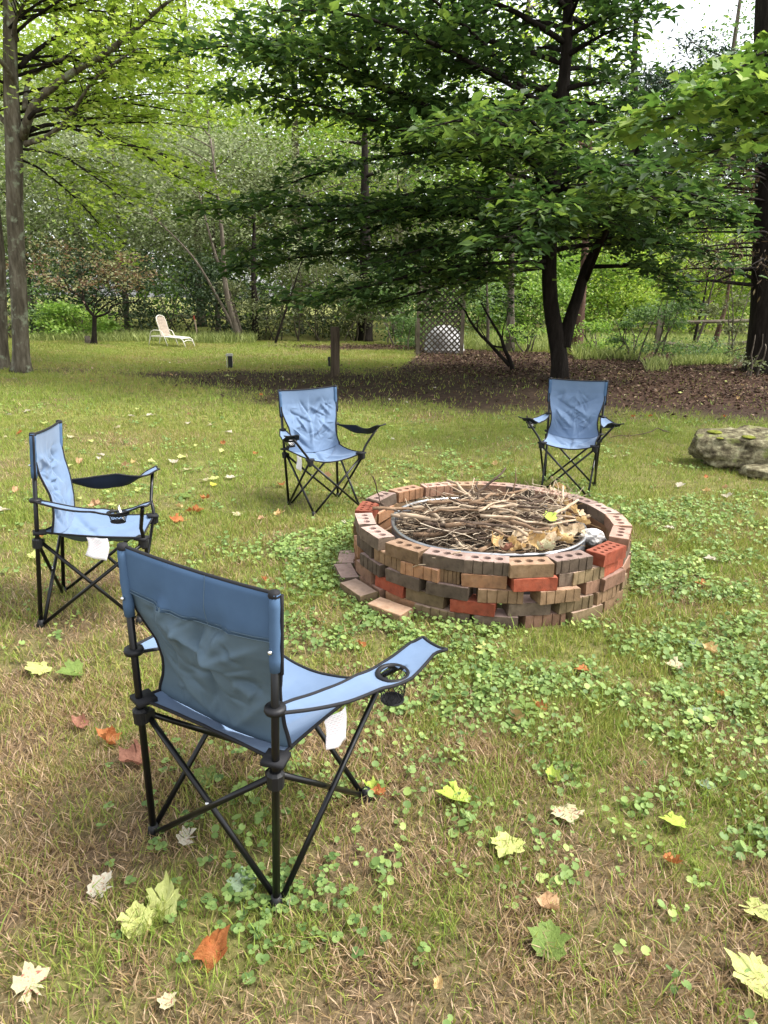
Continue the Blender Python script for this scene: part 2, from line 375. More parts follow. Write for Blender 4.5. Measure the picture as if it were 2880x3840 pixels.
def tag_mat():
    m, nt, out = new_mat('printed_care_label'); b = nt.nodes.new('ShaderNodeBsdfPrincipled'); b.inputs['Roughness'].default_value = .8
    tc = nt.nodes.new('ShaderNodeTexCoord')
    br = nt.nodes.new('ShaderNodeTexBrick'); br.inputs['Scale'].default_value = 1; br.inputs['Color1'].default_value = (.45, .43, .45, 1); br.inputs['Color2'].default_value = (.75, .5, .52, 1); br.inputs['Mortar'].default_value = (.8, .78, .78, 1)
    br.inputs['Mortar Size'].default_value = .0022; br.inputs['Brick Width'].default_value = .012; br.inputs['Row Height'].default_value = .0055
    nt.links.new(tc.outputs['UV'], br.inputs['Vector']); nt.links.new(br.outputs['Color'], b.inputs['Base Color']); nt.links.new(b.outputs[0], out.inputs[0]); return m
care = tag_mat()

def grid(fn, ns, nt_):
    s = np.linspace(-1, 1, ns); t = np.linspace(0, 1, nt_); S, T = np.meshgrid(s, t)
    P = fn(S, T).reshape(-1, 3); i = (np.arange(nt_-1)[:, None]*ns+np.arange(ns-1)[None]).ravel()
    return P, np.stack([i, i+1, i+ns+1, i+ns], 1), S, T
def creases(S, T, segs):
    d = np.zeros_like(S)
    for (s0, t0, s1, t1, amp, wd) in segs:
        dx, dy = s1-s0, (t1-t0)*2; L2 = dx*dx+dy*dy
        k = np.clip(((S-s0)*dx+(T-t0)*2*dy)/L2, 0, 1)
        qx = S-(s0+k*dx); qy = T*2-(t0*2+k*dy); sg = (qx*dy-qy*dx)/math.sqrt(L2)
        r = np.hypot(qx, qy); fall = np.sin(np.pi*np.clip(k*.9+.05, 0, 1))
        d += amp*fall*(np.exp(-(r/wd)**1.4) + .6*np.tanh(sg/(wd*.6))*np.exp(-(r/(wd*2.6))**1.5))
    return d
def cloth(name, fn, ns, nt_, mats, parent, thick=.0016):
    P, F, S, T = grid(fn, ns, nt_)
    o = mesh(name, P, F, mats, parent, True)
    md = o.modifiers.new('thickness', 'SOLIDIFY'); md.thickness = thick; md.offset = 0
    if len(mats) > 1: md.material_offset = 1; md.material_offset_rim = 0
    return o
def edge(fn, side, n=30):
    """points along one border of a cloth"""
    k = np.linspace(0, 1, n)
    if side in 'lr': S = np.full((n, 1), -1. if side == 'l' else 1.); T = k[:, None]
    else: S = (k*2-1)[:, None]; T = np.full((n, 1), 0. if side == 't' else 1.)
    return fn(S, T).reshape(-1, 3)

def camp_chair(key, label, seed, arm=None, paper_in=False, twist=-.15, net=.066):
    sx, sy = CHAIRS[key][6:]; rs = np.random.default_rng(seed)
    root = empty('camping_chair'); root.matrix_world = chair_matrix(key); tag(root, label, 'chair', 'blue folding camp chairs round the fire pit')
    D = dict(wf=.189*sx, wt=.203*sx, yt=.007, zt=.764, zs=.387, wsf=.189*sx, ysf=.394*sy, zsf=.365, wff=.175*sx, yff=.371*sy, zr=.512)
    ax = {1: [.30*sx, .405*sy, .513], -1: [.30*sx, .405*sy, .513]}
    for s, dv in (arm or {}).items(): ax[s] = [ax[s][i]+dv[i] for i in range(3)]
    post = lambda s, z: np.array([s*(D['wf']+(D['wt']-D['wf'])*z/D['zt']), D['yt']*z/D['zt'], z])
    zh = D['zs']-.045
    corner = {s: np.array([s*D['wsf'], D['ysf'], D['zsf']]) for s in (-1, 1)}
    ffoot = {s: np.array([s*D['wff'], D['yff'], .012]) for s in (-1, 1)}
    rfoot = {s: post(s, .012) for s in (-1, 1)}
    def T(name, P, r, n=10): mb = MB(); mb.tube(P, r, n); return mb.build(name, blackmetal, root, True)
    def off(p, dx=0, dy=0, dz=0): return np.asarray(p)+np.array([dx, dy, dz])
    piv = []
    for s in (-1, 1):
        T('rear_post', [post(s, .0), post(s, .38), post(s, D['zt']-.012)], .0085, 12)
        # crossed tubes at the back, at the front and on the side
        a, b2 = off(rfoot[s], -s*.016, s*.006+.003), off(post(-s, zh), s*.012, s*.006+.003); T('cross_tube', [a, b2], .0072); piv.append((a+b2)/2+[0, -s*.006, 0])
        a, b2 = off(ffoot[s], -s*.012, -s*.006), off(corner[-s], s*.012, -s*.006, -.03); T('cross_tube', [a, b2], .0072); piv.append((a+b2)/2)
        a, b2 = off(rfoot[s], s*.006, .014), off(corner[s], s*.006, -.012, -.03); T('cross_tube', [a, b2], .0072); piv.append((a+b2)/2)
        a, b2 = off(ffoot[s], -s*.008, -.012), off(post(s, zh), -s*.008, .014); T('cross_tube', [a, b2], .0072)
        c = corner[s]; t = np.array([s*ax[s][0], ax[s][1], ax[s][2]])
        e1 = c + (t-c)*.42 + np.array([-s*.010, -.010, -.012]); T('arm_post', [off(c, 0, 0, -.045), off(c, 0, 0, -.005), c+(e1-c)*.6, e1, e1+(t-e1)*.5, t], .0075)
        for f in (rfoot[s], ffoot[s]):
            mb = MB(); mb.lathe([(0, .026), (.011, .026), (.014, .012), (.017, -.004), (.014, -.010), (0, -.010)], (f[0], f[1], 0), 12); mb.build('foot', plastic, root, True)
        mb = MB(); p = post(s, zh); mb.lathe([(.009, -.02), (.018, -.018), (.019, .014), (.013, .02), (.009, .02)], p, 10); mb.box(p+[-s*.014, .008, 0], (.02, .026, .026)); mb.build('hub', plastic, root)
        mb = MB(); mb.lathe([(.008, -.04), (.017, -.038), (.018, -.008), (.009, -.004)], c, 10); mb.box(c+[-s*.012, -.01, -.026], (.022, .022, .026)); mb.build('hub', plastic, root)
        mb = MB(); p = post(s, D['zr']); mb.lathe([(.009, -.006), (.021, -.007), (.023, 0), (.021, .006), (.009, .006)], p, 14); mb.build('strap_ring', plastic, root, True)
    for p in piv:
        mb = MB(); mb.add(*_ball(p, .0055)); mb.build('rivet', steel, root, True)
    # seat
    def sc(v): return rs.uniform(-v, v)
    ssegs = [(0, -.05, 0, .62, -.014, .08), (-.9, .95, -.1, .25, .012, .08), (.9, .95, .15, .3, .012, .07), (-.95, .1, -.05, .5, -.012, .09), (.95, .1, .1, .45, -.012, .08), (-.3+sc(.2), .45, .5, .75, .009, .06), (-.6, .3+sc(.1), .3, .2, .008, .06)]
    rx = D['wf']+(D['wt']-D['wf'])*.5
    def seat0(S, T):
        hw = (rx*(1-T)+D['wsf']*T)*(1-.07*np.sin(np.pi*T)); x = S*hw
        y = .004+(D['ysf']-.004)*T + .022*(1-S*S)*(1-T)**2 - .022*(1-S*S)*T**2
        z = D['zs']*(1-T)+D['zsf']*T - (1-S*S)*(.050*np.sin(np.pi*np.clip(T*.9, 0, 1))**.8+.018) - .010*np.sin(np.pi*T)*S*S
        return x, y, z
    def seat(S, T):
        x, y, z = seat0(S, T); m_ = (1-S**4)*np.sin(np.pi*np.clip(T, .02, .98))**.5
        z = z + m_*creases(S, T, ssegs) + m_*.004*(fbm(S*3+seed, T*4, seed, 3)-.5)*2
        return np.stack([x, y, z], -1)
    so = cloth('seat', seat, 61, 61, [fab, fab_back], root)
    mb = MB()
    for e in 'lrtb': mb.tube(edge(seat, e), .0042, 6)
    for s in (-1, 1):
        mb.box(off(post(s, D['zs']), -s*.006, .008, -.003), (.05, .046, .011), rotz(.3*s)); mb.box(off(corner[s], -s*.006, -.008, -.003), (.05, .046, .011), rotz(-.3*s))
    mb.build('piping', binding, so, True)
    # backrest
    bsegs = []
    for q in range(14):
        c0 = (sc(.7), rs.uniform(.25, .8)); an = rs.choice([-1, 1])*rs.uniform(.35, 1.2); L = rs.uniform(.35, .9)
        bsegs.append((c0[0]-L*math.cos(an)/2, c0[1]-L*math.sin(an)/4, c0[0]+L*math.cos(an)/2, c0[1]+L*math.sin(an)/4, rs.choice([-1, 1])*rs.uniform(.007, .015), rs.uniform(.04, .085)))
    for q in range(34):
        c0 = (sc(.85), rs.uniform(.2, .95)); an = rs.uniform(-1.5, 1.5); L = rs.uniform(.15, .5)
        bsegs.append((c0[0]-L*math.cos(an)/2, c0[1]-L*math.sin(an)/4, c0[0]+L*math.cos(an)/2, c0[1]+L*math.sin(an)/4, rs.choice([-1, 1])*rs.uniform(.003, .007), rs.uniform(.022, .04)))
    bsegs += [(0, .05, 0+sc(.1), 1.0, -.014, .07), (-.9, .68, .0, 1.0, .016, .07), (.9, .68, .05, 1.0, .016, .07), (-.8, .30, .2, .5, .010, .06), (.8, .32, -.1, .55, .010, .06)]
    def back(S, T):
        hw = np.interp(T, [0, .22, .36, .5, .62, .74, .86, .95, 1], [1, 1, .99, .93, .855, .83, .86, .92, .94])*D['wt']
        x = S*hw
        tb = .13; xb, yb, zb = seat0(S*.9, np.full_like(S, tb))
        y = np.interp(T, [0, .22, .4, .6, .8, .92, 1], [.009, .010, .022, .048, .062, .062, .05]) + 0*S
        y = y*(1-(T**4)) + yb*(T**4) - .020*(1-S*S)*np.sin(np.pi*T)**1
        z = D['zt']*(1-T) + (zb+.004)*T - .006*(1-S*S)*(1-T) + .0*S
        m_ = (1-S**6)*np.clip(np.sin(np.pi*np.clip(T, .03, .97)), 0, 1)**.6*sst(.02, .3, T)
        d = m_*creases(S, T, bsegs) + m_*.007*(fbm(S*2.6+seed, T*5, seed+5, 3)-.5)*2
        return np.stack([x, y-d, z], -1)
    bo = cloth('backrest', back, 111, 111, [fab, fab_back], root)
    mb = MB()
    for e in 'lrt': mb.tube(edge(back, e, 40), .0045, 6)
    mb.build('piping', binding, bo, True)
    def band(S, T):
        P = back(S, T*.27); P[..., 1] = np.minimum(P[..., 1]-.0035, .006-.010*0); return P
    bd = cloth('top_band', band, 31, 9, [fab_band], bo)
    mb = MB(); mb.tube(band(np.linspace(-1, 1, 30)[:, None], np.ones((30, 1))).reshape(-1, 3)-[0, .001, 0], .0011, 4); mb.tube(band(np.full((12, 1), .16), np.linspace(0, 1, 12)[:, None]).reshape(-1, 3)-[0, .001, 0], .0009, 4)
    mb.tube(band(np.linspace(-1, 1, 30)[:, None], np.full((30, 1), .93)).reshape(-1, 3)-[0, .001, 0], .0007, 4); tag(mb.build('seam', fab_back, bo), kind='stuff')
    for s in (-1, 1):
        # sleeve of cloth round the top of the rear post
        mb = MB(); n_ = 12
        P = [post(s, z) for z in np.linspace(D['zt']-.165, D['zt']+.002, 7)]
        Vt, Ft = tube(P, [.0112, .0125, .0110, .0128, .0112, .0122, .0110], n_)
        Vt[:, 0] += s*.001; mb.add(Vt, Ft); mb.build('post_sleeve', fab_band, bo, True)
        mb = MB(); mb.tube([post(s, z)+[s*.0125, .006, 0] for z in np.linspace(D['zt']-.172, D['zt'], 6)], .0042, 6); mb.build('piping', binding, bo, True)
        mb = MB(); mb.add(*_ball(post(s, D['zt']-.118)+[0, -.0145, 0], .0048)); mb.build('rivet', steel, bo, True)
        mb = MB(); mb.lathe([(0, .008), (.011, .006), (.013, -.004), (.010, -.008)], post(s, D['zt']), 10); mb.build('post_cap', binding, bo, True)
    # armrests
    for s in (-1, 1):
        p0 = post(s, D['zr'])+np.array([0, -.012, 0]); p1 = np.array([s*ax[s][0], ax[s][1], ax[s][2]+.012])
        end = p1+np.array([s*.022, .022, .010])
        tw = .35 if s > 0 else .5; hole = s > 0
        def armf(S, T, s=s, p0=p0, p1=p1, end=end):
            u = np.clip(T/.9, 0, 1); v = np.clip((T-.9)/.1, 0, 1)
            cx = p0[0]+(p1[0]-p0[0])*u+(end[0]-p1[0])*v; cyv = p0[1]+(p1[1]-p0[1])*u+(end[1]-p1[1])*v
            cz = p0[2]+(p1[2]-p0[2])*u+(end[2]-p1[2])*v - .030*np.sin(np.pi*u)**1.2 - .015*np.sin(np.pi*np.clip((u-.6)/.4, 0, 1))
            w = np.interp(T, [0, .05, .15, .35, .55, .72, .84, .93, 1], [.026, .030, .052, .078, .088, .098, .082, .072, .078])*.5
            L_ = np.hypot(p1[0]-p0[0], p1[1]-p0[1]); px, py = (p1[1]-p0[1])/L_, -(p1[0]-p0[0])/L_
            if s < 0: px, py = px, py
            roll = (.10 if s > 0 else twist)*np.sin(np.pi*np.clip(T/.85, 0, 1))
            x = cx+S*w*px*np.cos(roll); y = cyv+S*w*py; z = cz+S*w*np.sin(roll)*1.0 - .006*(1-S*S) + .003*(fbm(S*2, T*6, seed+9, 2)-.5)
            return np.stack([x, y, z], -1)
        ao = cloth('armrest', armf, 15, 41, [fab, under], root)
        if s > 0:      # open the cup hole
            bm = bmesh.new(); bm.from_mesh(ao.data); cpt = armf(np.zeros((1, 1)), np.full((1, 1), .70))[0, 0]
            dead = [f for f in bm.faces if math.hypot(f.calc_center_median().x-cpt[0], f.calc_center_median().y-cpt[1]) < .031]
            bmesh.ops.delete(bm, geom=dead, context='FACES'); bm.to_mesh(ao.data); bm.free()
        mb = MB()
        for e in 'lrtb': mb.tube(edge(armf, e, 30), .004, 6)
        mb.build('piping', binding, ao, True)
        if s > 0:
            mb = MB(); th_ = np.linspace(0, 2*np.pi, 29); ringp = np.stack([cpt[0]+.036*np.cos(th_), cpt[1]+.036*np.sin(th_), np.full(29, cpt[2]+.002)], 1)
            mb.tube(ringp, .0065, 8, False); co = mb.build('cup_holder', plastic, root, True)
            mb = MB()
            for q in range(14):
                for dr in (-1, 1):
                    zz = np.linspace(0, 1, 6); aa = q*2*np.pi/14+dr*zz*1.3; rr = .034-.008*zz
                    mb.tube(np.stack([cpt[0]+rr*np.cos(aa), cpt[1]+rr*np.sin(aa), cpt[2]-net*zz], 1), .0008, 3, False)
            zz = np.linspace(0, 2*np.pi, 15); mb.tube(np.stack([cpt[0]+.026*np.cos(zz), cpt[1]+.026*np.sin(zz), np.full(15, cpt[2]-net)], 1), .003, 5, False)
            mb.lathe([(.027, -net), (.018, -net-.003), (0, -net-.003)], cpt, 12)
            mb.build('net', net_m, co)
            if paper_in:
                def pf(S, T, c=cpt): return np.stack([c[0]+S*.016+.008*np.sin(T*3), c[1]+.01+.020*(T-.4), c[2]+.022-.05*T+.010*S*S], -1)
                cloth('paper_slip', pf, 7, 7, [paper], root, .0006)
    # care label hanging from the seat's edge
    def tg(S, T):
        sd_ = 1; e = seat(np.full_like(S, sd_*1.), np.clip(.55+S*.10, 0, 1))
        x = e[..., 0]+.006+.012*T+.006*np.sin(3*S+T*2); return np.stack([x, e[..., 1]+.006*np.sin(T*4), e[..., 2]-.004-.080*T-.010*S*T], -1)
    to = cloth('care_tag', tg, 11, 11, [care], root, .0005)
    uv = to.data.uv_layers.new(name='UVMap'); 
    P = np.array([v.co[:] for v in to.data.vertices]); li = np.array([l.vertex_index for l in to.data.loops]); ssv = np.tile(np.linspace(-1, 1, 11), 11); ttv = np.repeat(np.linspace(0, 1, 11), 11)
    uv.data.foreach_set('uv', np.stack([ssv[li]*.04, ttv[li]*.08], 1).astype(np.float32).ravel())
    return root
def _ball(c, r, n=8, k=5):
    V = [[0, 0, r]]; F = []
    for i in range(1, k):
        a = math.pi*i/k
        for j in range(n): V.append([r*math.sin(a)*math.cos(2*math.pi*j/n), r*math.sin(a)*math.sin(2*math.pi*j/n), r*math.cos(a)])
    V.append([0, 0, -r]); q = len(V)-1
    for j in range(n):
        F.append([0, 1+j, 1+(j+1) % n]); F.append([q, q-n+(j+1) % n, q-n+j])
        for i in range(k-2): F.append([1+i*n+j, 1+(i+1)*n+j, 1+(i+1)*n+(j+1) % n, 1+i*n+(j+1) % n])
    return np.array(V)+np.asarray(c), F
camp_chair('N', 'blue folding camp chair seen from behind, closest to the camera', 11, {1: (.005, -.01, -.040), -1: (-.03, -.04, -.045)})
camp_chair('L', 'blue folding camp chair in profile at the left edge with white label hanging', 23, {-1: (0, -.03, .02)}, True, .95, .03)
camp_chair('M', 'crumpled blue folding camp chair beyond the pit, turned three-quarters, left of centre', 37, None, True, .8, .035)
camp_chair('R', 'blue folding camp chair facing the camera in front of the forked tree', 41, None, True, -.3, .035)

# ------------------------------------------------------------------ brick fire pit
BL, BW, BH = .184, .088, .0575
def brick_mesh(name, mats, holes, scored, L=BL, W=BW, seed=0):
    rs = np.random.default_rng(seed); c = .0022
    pts = []
    def line(a, b, n):
        for k in range(n): pts.append((a[0]+(b[0]-a[0])*k/n, a[1]+(b[1]-a[1])*k/n))
    x0, x1, y0, y1 = -L/2, L/2, -W/2, W/2
    if scored:
        xs = [-.30, -.08, .16, .36] if scored == 1 else [-.36, -.14, .12, .33]
        pts.append((x0, y0))
        for q in xs:
            gx_ = q*L; pts += [(gx_-.0024, y0), (gx_-.0016, y0+.0042), (gx_+.0016, y0+.0042), (gx_+.0024, y0)]
    else: line((x0, y0), (x1, y0), 6)
    if scored: pts.append((x1, y0)); pts.append((x1, 0)); 
    else: line((x1, y0), (x1, y1), 3)
    line((x1, y1), (x0, y1), 4); line((x0, y1), (x0, y0), 3)
    pts = np.array(pts); n = len(pts)
    amp = .0017 if not scored else .0008
    hc = []
    if holes == 3: hc = [(q*L*.27, 0, .0175) for q in (-1, 0, 1)]
    if holes == 10: hc = [((k-2)*L*.18, s*W*.2, .0095) for k in range(5) for s in (-1, 1)]
    bm = bmesh.new()
    inset = pts*np.array([(L-2*c)/L, (W-2*c)/W])
    def ringv(p, z, j): return [bm.verts.new((q[0]+rs.normal()*j, q[1]+rs.normal()*j, z+rs.normal()*j*.5)) for q in p]
    r0 = ringv(inset, 0, amp*.5); r1 = ringv(pts, c, amp); r2 = ringv(pts, BH-c, amp); r3 = ringv(inset, BH, amp*.5)
    for v in r2+r3+r1:                                # knocked-off corners and edges
        if rs.random() < .10: v.co.x *= 1-rs.uniform(.01, .035); v.co.y *= 1-rs.uniform(.01, .06); v.co.z -= rs.uniform(0, .004)*(1 if v.co.z > BH/2 else -1)
    side = []
    for a, b_ in ((r0, r1), (r1, r2), (r2, r3)):
        for i in range(n): side.append(bm.faces.new((a[i], a[(i+1) % n], b_[(i+1) % n], b_[i])))
    hs_ = 10
    for top, ring_ in ((0, r0), (1, r3)):
        edges = [bm.edges.get((ring_[i], ring_[(i+1) % n])) for i in range(n)]; hr = []
        if top and hc:
            for (hx, hy, hr_) in hc:
                vv = [bm.verts.new((hx+hr_*math.cos(2*math.pi*k/hs_), hy+hr_*math.sin(2*math.pi*k/hs_), BH)) for k in range(hs_)]
                edges += [bm.edges.new((vv[k], vv[(k+1) % hs_])) for k in range(hs_)]; hr.append(vv)
        res = bmesh.ops.triangle_fill(bm, edges=edges, use_beauty=True, use_dissolve=False)
        for g in res['geom']:
            if isinstance(g, bmesh.types.BMFace):
                g.material_index = 1
                if (g.normal.z < 0) == bool(top): g.normal_flip()
        for vv in hr:
            lo = [bm.verts.new((v.co.x, v.co.y, BH-.05)) for v in vv]
            for k in range(hs_):
                f = bm.faces.new((vv[k], vv[(k+1) % hs_], lo[(k+1) % hs_], lo[k])); f.material_index = 1
            f = bm.faces.new(lo); f.material_index = 1
    me = bpy.data.meshes.new(name); bm.to_mesh(me); bm.free()
    for m_ in mats: me.materials.append(m_)
    return me
def bmat(n, a, b_, c_, bump=.5):
    m = _bmat(n, a, b_, c_, bump); nt = m.node_tree; b = [q for q in nt.nodes if q.type == 'BSDF_PRINCIPLED'][0]; src = b.inputs['Base Color'].links[0].from_socket
    oi = nt.nodes.new('ShaderNodeObjectInfo'); mr = nt.nodes.new('ShaderNodeMapRange'); mr.inputs[3].default_value = .68; mr.inputs[4].default_value = 1.18; nt.links.new(oi.outputs['Random'], mr.inputs[0])
    g = noise_fac(nt, 5, 4, .6); mg = nt.nodes.new('ShaderNodeMapRange'); mg.inputs[1].default_value = .3; mg.inputs[2].default_value = .7; mg.inputs[3].default_value = .72; mg.inputs[4].default_value = 1.2; nt.links.new(g, mg.inputs[0])
    mu = nt.nodes.new('ShaderNodeMath'); mu.operation = 'MULTIPLY'; nt.links.new(mr.outputs[0], mu.inputs[0]); nt.links.new(mg.outputs[0], mu.inputs[1])
    hv = nt.nodes.new('ShaderNodeHueSaturation'); nt.links.new(mu.outputs[0], hv.inputs['Value']); nt.links.new(src, hv.inputs['Color']); nt.links.new(hv.outputs[0], b.inputs['Base Color']); return m
def _bmat(n, a, b_, c_, bump=.5): return mat('brick_'+n, [(.28, a), (.5, b_), (.74, c_)], .92, 22, 8, bump, 120, .004, spec=.15, spots=(11, .50, .74, tuple(v*.42 for v in a)))
face = {'tan': bmat('tan', (.17, .105, .055), (.26, .165, .092), (.34, .225, .135)), 'grey': bmat('grey_brown', (.092, .066, .047), (.155, .114, .082), (.215, .163, .118)),
        'olive': bmat('olive_brown', (.13, .095, .05), (.20, .145, .08), (.27, .19, .11)), 'brown': bmat('brown', (.19, .105, .065), (.27, .155, .10), (.34, .20, .135)),
        'red': bmat('orange_red', (.21, .050, .027), (.30, .075, .040), (.35, .11, .065), .45), 'orange': bmat('orange_tan', (.26, .13, .065), (.36, .19, .10), (.40, .235, .14))}
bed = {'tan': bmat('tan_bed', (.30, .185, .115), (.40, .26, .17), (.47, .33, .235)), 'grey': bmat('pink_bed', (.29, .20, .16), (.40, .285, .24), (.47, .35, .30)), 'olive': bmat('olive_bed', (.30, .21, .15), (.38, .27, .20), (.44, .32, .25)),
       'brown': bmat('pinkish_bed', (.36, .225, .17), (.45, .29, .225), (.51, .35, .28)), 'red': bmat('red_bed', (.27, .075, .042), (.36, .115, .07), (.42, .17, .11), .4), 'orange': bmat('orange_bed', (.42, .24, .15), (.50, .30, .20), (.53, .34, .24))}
BM = {}
def bk(colr, holes, scored, half=False, v=0):
    k = (colr, holes, scored, half, v)
    if k not in BM: BM[k] = brick_mesh('brick', [face[colr], bed[colr]], holes, scored, BL*(.46 if half else 1), BW, hash(k[1:2]) % 50+v*7+len(colr))
    return BM[k]
pit = empty('fire_pit', (PIT[0], PIT[1], 0)); tag(pit, 'round dry-stacked fire pit of mixed tan, grey and orange-red bricks', 'fire pit')
RMID = .620
def put_brick(ang, course, colr, holes=0, scored=0, half=False, dr=0, tw=0, z=None, tilt=0):
    o = link('brick', bk(colr, holes, scored, half, random.randint(0, 2)), pit); a = R(ang)
    r = RMID+dr; o.location = (r*math.cos(a), r*math.sin(a), (course*.0588-.004 if z is None else z))
    o.rotation_euler = (R(tilt), R(random.uniform(-.5, .5)), a+math.pi/2+R(tw+random.uniform(-1.2, 1.2))); return o
top = [(-171, 'grey', 3, 0), (-152, 'grey', 3, 0), (-131.5, 'tan', 3, 0), (-114.5, 'grey', 3, 0), (-99, 'grey', 3, 1), (-83.5, 'tan', 3, 0), (-66, 'grey', 3, 2), (-46, 'red', 10, 0), (-22.5, 'brown', 3, 1), (-4, 'brown', 3, 0),
       (14, 'grey', 3, 0), (31.5, 'grey', 3, 0), (48.5, 'brown', 3, 1), (64.5, 'grey', 3, 1), (80, 'brown', 3, 0), (94.5, 'tan', 3, 0), (111, 'brown', 3, 2), (130.5, 'orange', 3, 1), (150, 'grey', 3, 0), (169.5, 'red', 10, 0)]
for a, c_, h_, s_ in top:
    o = put_brick(a, 4, c_, h_, s_, False, {(-83.5): .018, (-131.5): .008, -46: .012}.get(a, random.uniform(-.004, .006)))
    if a in (111, 130.5, 94.5, 64.5, 48.5): o.rotation_euler[2] += math.pi     # scored face turned inward
for a, rr, t2 in ((-141, 3, 0),): pass
courses = {
    3: [(-158, 'grey', 1), (-140, 'tan', 1), (-123.5, 'orange', 2), (-112, 'tan', 1, True), (-99.5, 'orange', 0), (-82, 'red', 0), (-68.5, 'grey', 0, True), (-58.5, 'olive', 2), (-43, 'red', 0), (-26, 'grey', 2)],
    2: [(-150, 'grey', 1), (-131, 'grey', 0), (-112.5, 'grey', 0), (-93.5, 'tan', 1), (-72.5, 'tan', 2), (-56, 'brown', 0, True), (-44, 'brown', 0), (-27, 'brown', 0)],
    1: [(-156, 'brown', 0), (-138.5, 'red', 0), (-121.5, 'olive', 0), (-103, 'red', 0), (-82.5, 'grey', 0), (-64, 'olive', 1), (-46, 'tan', 1), (-30, 'olive', 0, True)],
    0: [(-150, 'brown', 0), (-132, 'orange', 0), (-117, 'olive', 1), (-107.5, 'grey', 0, True), (-94.5, 'grey', 0), (-76, 'brown', 1), (-58.5, 'olive', 0), (-40, 'tan', 0)]}
for k, L_ in courses.items():
    used = []
    for e in L_:
        half = len(e) > 3 and e[3]; dr = random.uniform(-.008, .010)
        if (k, e[0]) in ((2, -72.5), (3, -82)): dr = .022
        put_brick(e[0], k, e[1], 0, e[2], half, dr + (.004 if k < 3 else 0)); used.append(e[0])
    a = max(used)+18
    while a < min(used)+360-14:
        put_brick(a, k, random.choice(['grey', 'brown', 'tan', 'olive', 'orange']), 0, random.choice([0, 1, 2]), False, random.uniform(-.008, .008)); a += 17.9
# stray bricks of an outer bottom ring
for a, dr, c_, z in ((-131, .125, 'tan', -.012), (-149, .115, 'olive', -.006), (-167, .10, 'grey', -.012), (-184, .09, 'grey', -.02)):
    put_brick(a, 0, c_, 0, 0, False, dr, 2, z, random.uniform(-3, 3))

# galvanised ring inside the pit
galv = mat('galvanised_steel', [(.3, (.34, .345, .35)), (.7, (.52, .525, .53))], .34, 14, 5, .12, 40, .004, metal=.9)
RC = np.array([.515, 3.335])
gr = empty('steel_fire_ring', (RC[0], RC[1], 0)); tag(gr, 'galvanised steel fire ring set inside the brick circle', 'fire ring')
mb = MB(); rr = .472
mb.lathe([(rr-.004, .0), (rr-.004, .06), (rr-.010, .075), (rr-.004, .09), (rr-.004, .14), (rr-.010, .155), (rr-.004, .17), (rr-.004, .232), (rr+.004, .238), (rr+.004, .17), (rr, .155), (rr+.004, .14), (rr+.004, 0)], (0, 0, 0), 72); mb.build('band', mat('dark_steel', [(.3, (.07, .07, .072)), (.7, (.17, .17, .175))], .42, 9, 5, .12, 40, .004, metal=.7), gr, True)  # band steel darker than the rolled rim
th_ = np.linspace(0, 2*np.pi, 73); mb = MB(); mb.tube(np.stack([rr*np.cos(th_), rr*np.sin(th_), np.full(73, .243)+.006*np.sin(3*th_)], 1), .0095, 8, False); mb.build('rolled_rim', galv, gr, True)
mb = MB(); a = R(-62); mb.box((rr*math.cos(a)+.004, rr*math.sin(a), .215), (.03, .05, .06), rotz(a)); mb.build('seam_clip', galv, gr)

# ------------------------------------------------------------------ kindling
bark_p = mat('pale_dry_wood', [(.3, (.30, .21, .135)), (.55, (.42, .32, .22)), (.75, (.52, .42, .31))], .85, 18, 6, .4, 60, .004, spec=.15)
bark_d = mat('dark_dry_wood', [(.3, (.045, .03, .022)), (.55, (.10, .07, .05)), (.8, (.18, .13, .10))], .85, 18, 6, .4, 60, .004, spec=.15)
bark_b = mat('brown_dry_wood', [(.3, (.14, .085, .05)), (.55, (.22, .145, .09)), (.8, (.33, .235, .155))], .85, 18, 6, .4, 60, .004, spec=.15)
def crooked(a, b_, n, wob, rs):
    a = np.asarray(a, float); b_ = np.asarray(b_, float); t = np.linspace(0, 1, n)[:, None]; P = a+(b_-a)*t
    w = rs.normal(size=(n, 3))*wob; w = np.cumsum(w, 0); w -= w[0]+(w[-1]-w[0])*t; return P+w
def stick(a, b_, r, m_, label, seed, forks=1, group='kindling sticks in the fire pit'):
    rs = np.random.default_rng(seed); L = np.linalg.norm(np.asarray(b_)-np.asarray(a)); P = crooked(a, b_, 9, L*.018, rs)
    mb = MB(); mb.tube(P, np.linspace(r, r*.6, 9)*(1+.08*rs.normal(size=9)), 7)
    for k in range(forks):
        i = rs.integers(3, 7); d = norm(P[i+1]-P[i]); q = norm(d+rs.normal(size=3)*.5+np.array([0, 0, .15])); L2 = L*rs.uniform(.15, .35)
        mb.tube(crooked(P[i], P[i]+q*L2, 5, L2*.03, rs), np.linspace(r*.5, r*.2, 5), 5)
    c = P.mean(0).copy(); o = mb.build('stick', m_, None, True); tag(o, label, 'stick', group); return o
Zp = .17
S4 = 1200/1659
def Z4(x, y, z): return G(1250+x*S4, 1700+y*S4, z)
stick(Z4(870, 370, .30), Z4(590, 140, .36), .011, bark_p, 'thick pale branch lying slantwise across the kindling towards the far rim', 1, 1)
stick(Z4(735, 235, .33), AT(1250+893*S4, 1700+75*S4, 3.55), .008, bark_d, 'thin dark stick rising highest out of the kindling', 2, 1)
stick(Z4(205, 285, .30), Z4(690, 262, .28), .009, bark_b, 'long straight brown stick across the far side of the kindling', 3, 1)
stick(Z4(300, 320, .27), Z4(620, 360, .27), .009, bark_p, 'pale knotted stick at the left end of the kindling', 4, 2)
stick(Z4(930, 270, .28), Z4(1110, 215, .34), .013, bark_d, 'stout dark branch pointing to the far right of the pit', 5, 1)
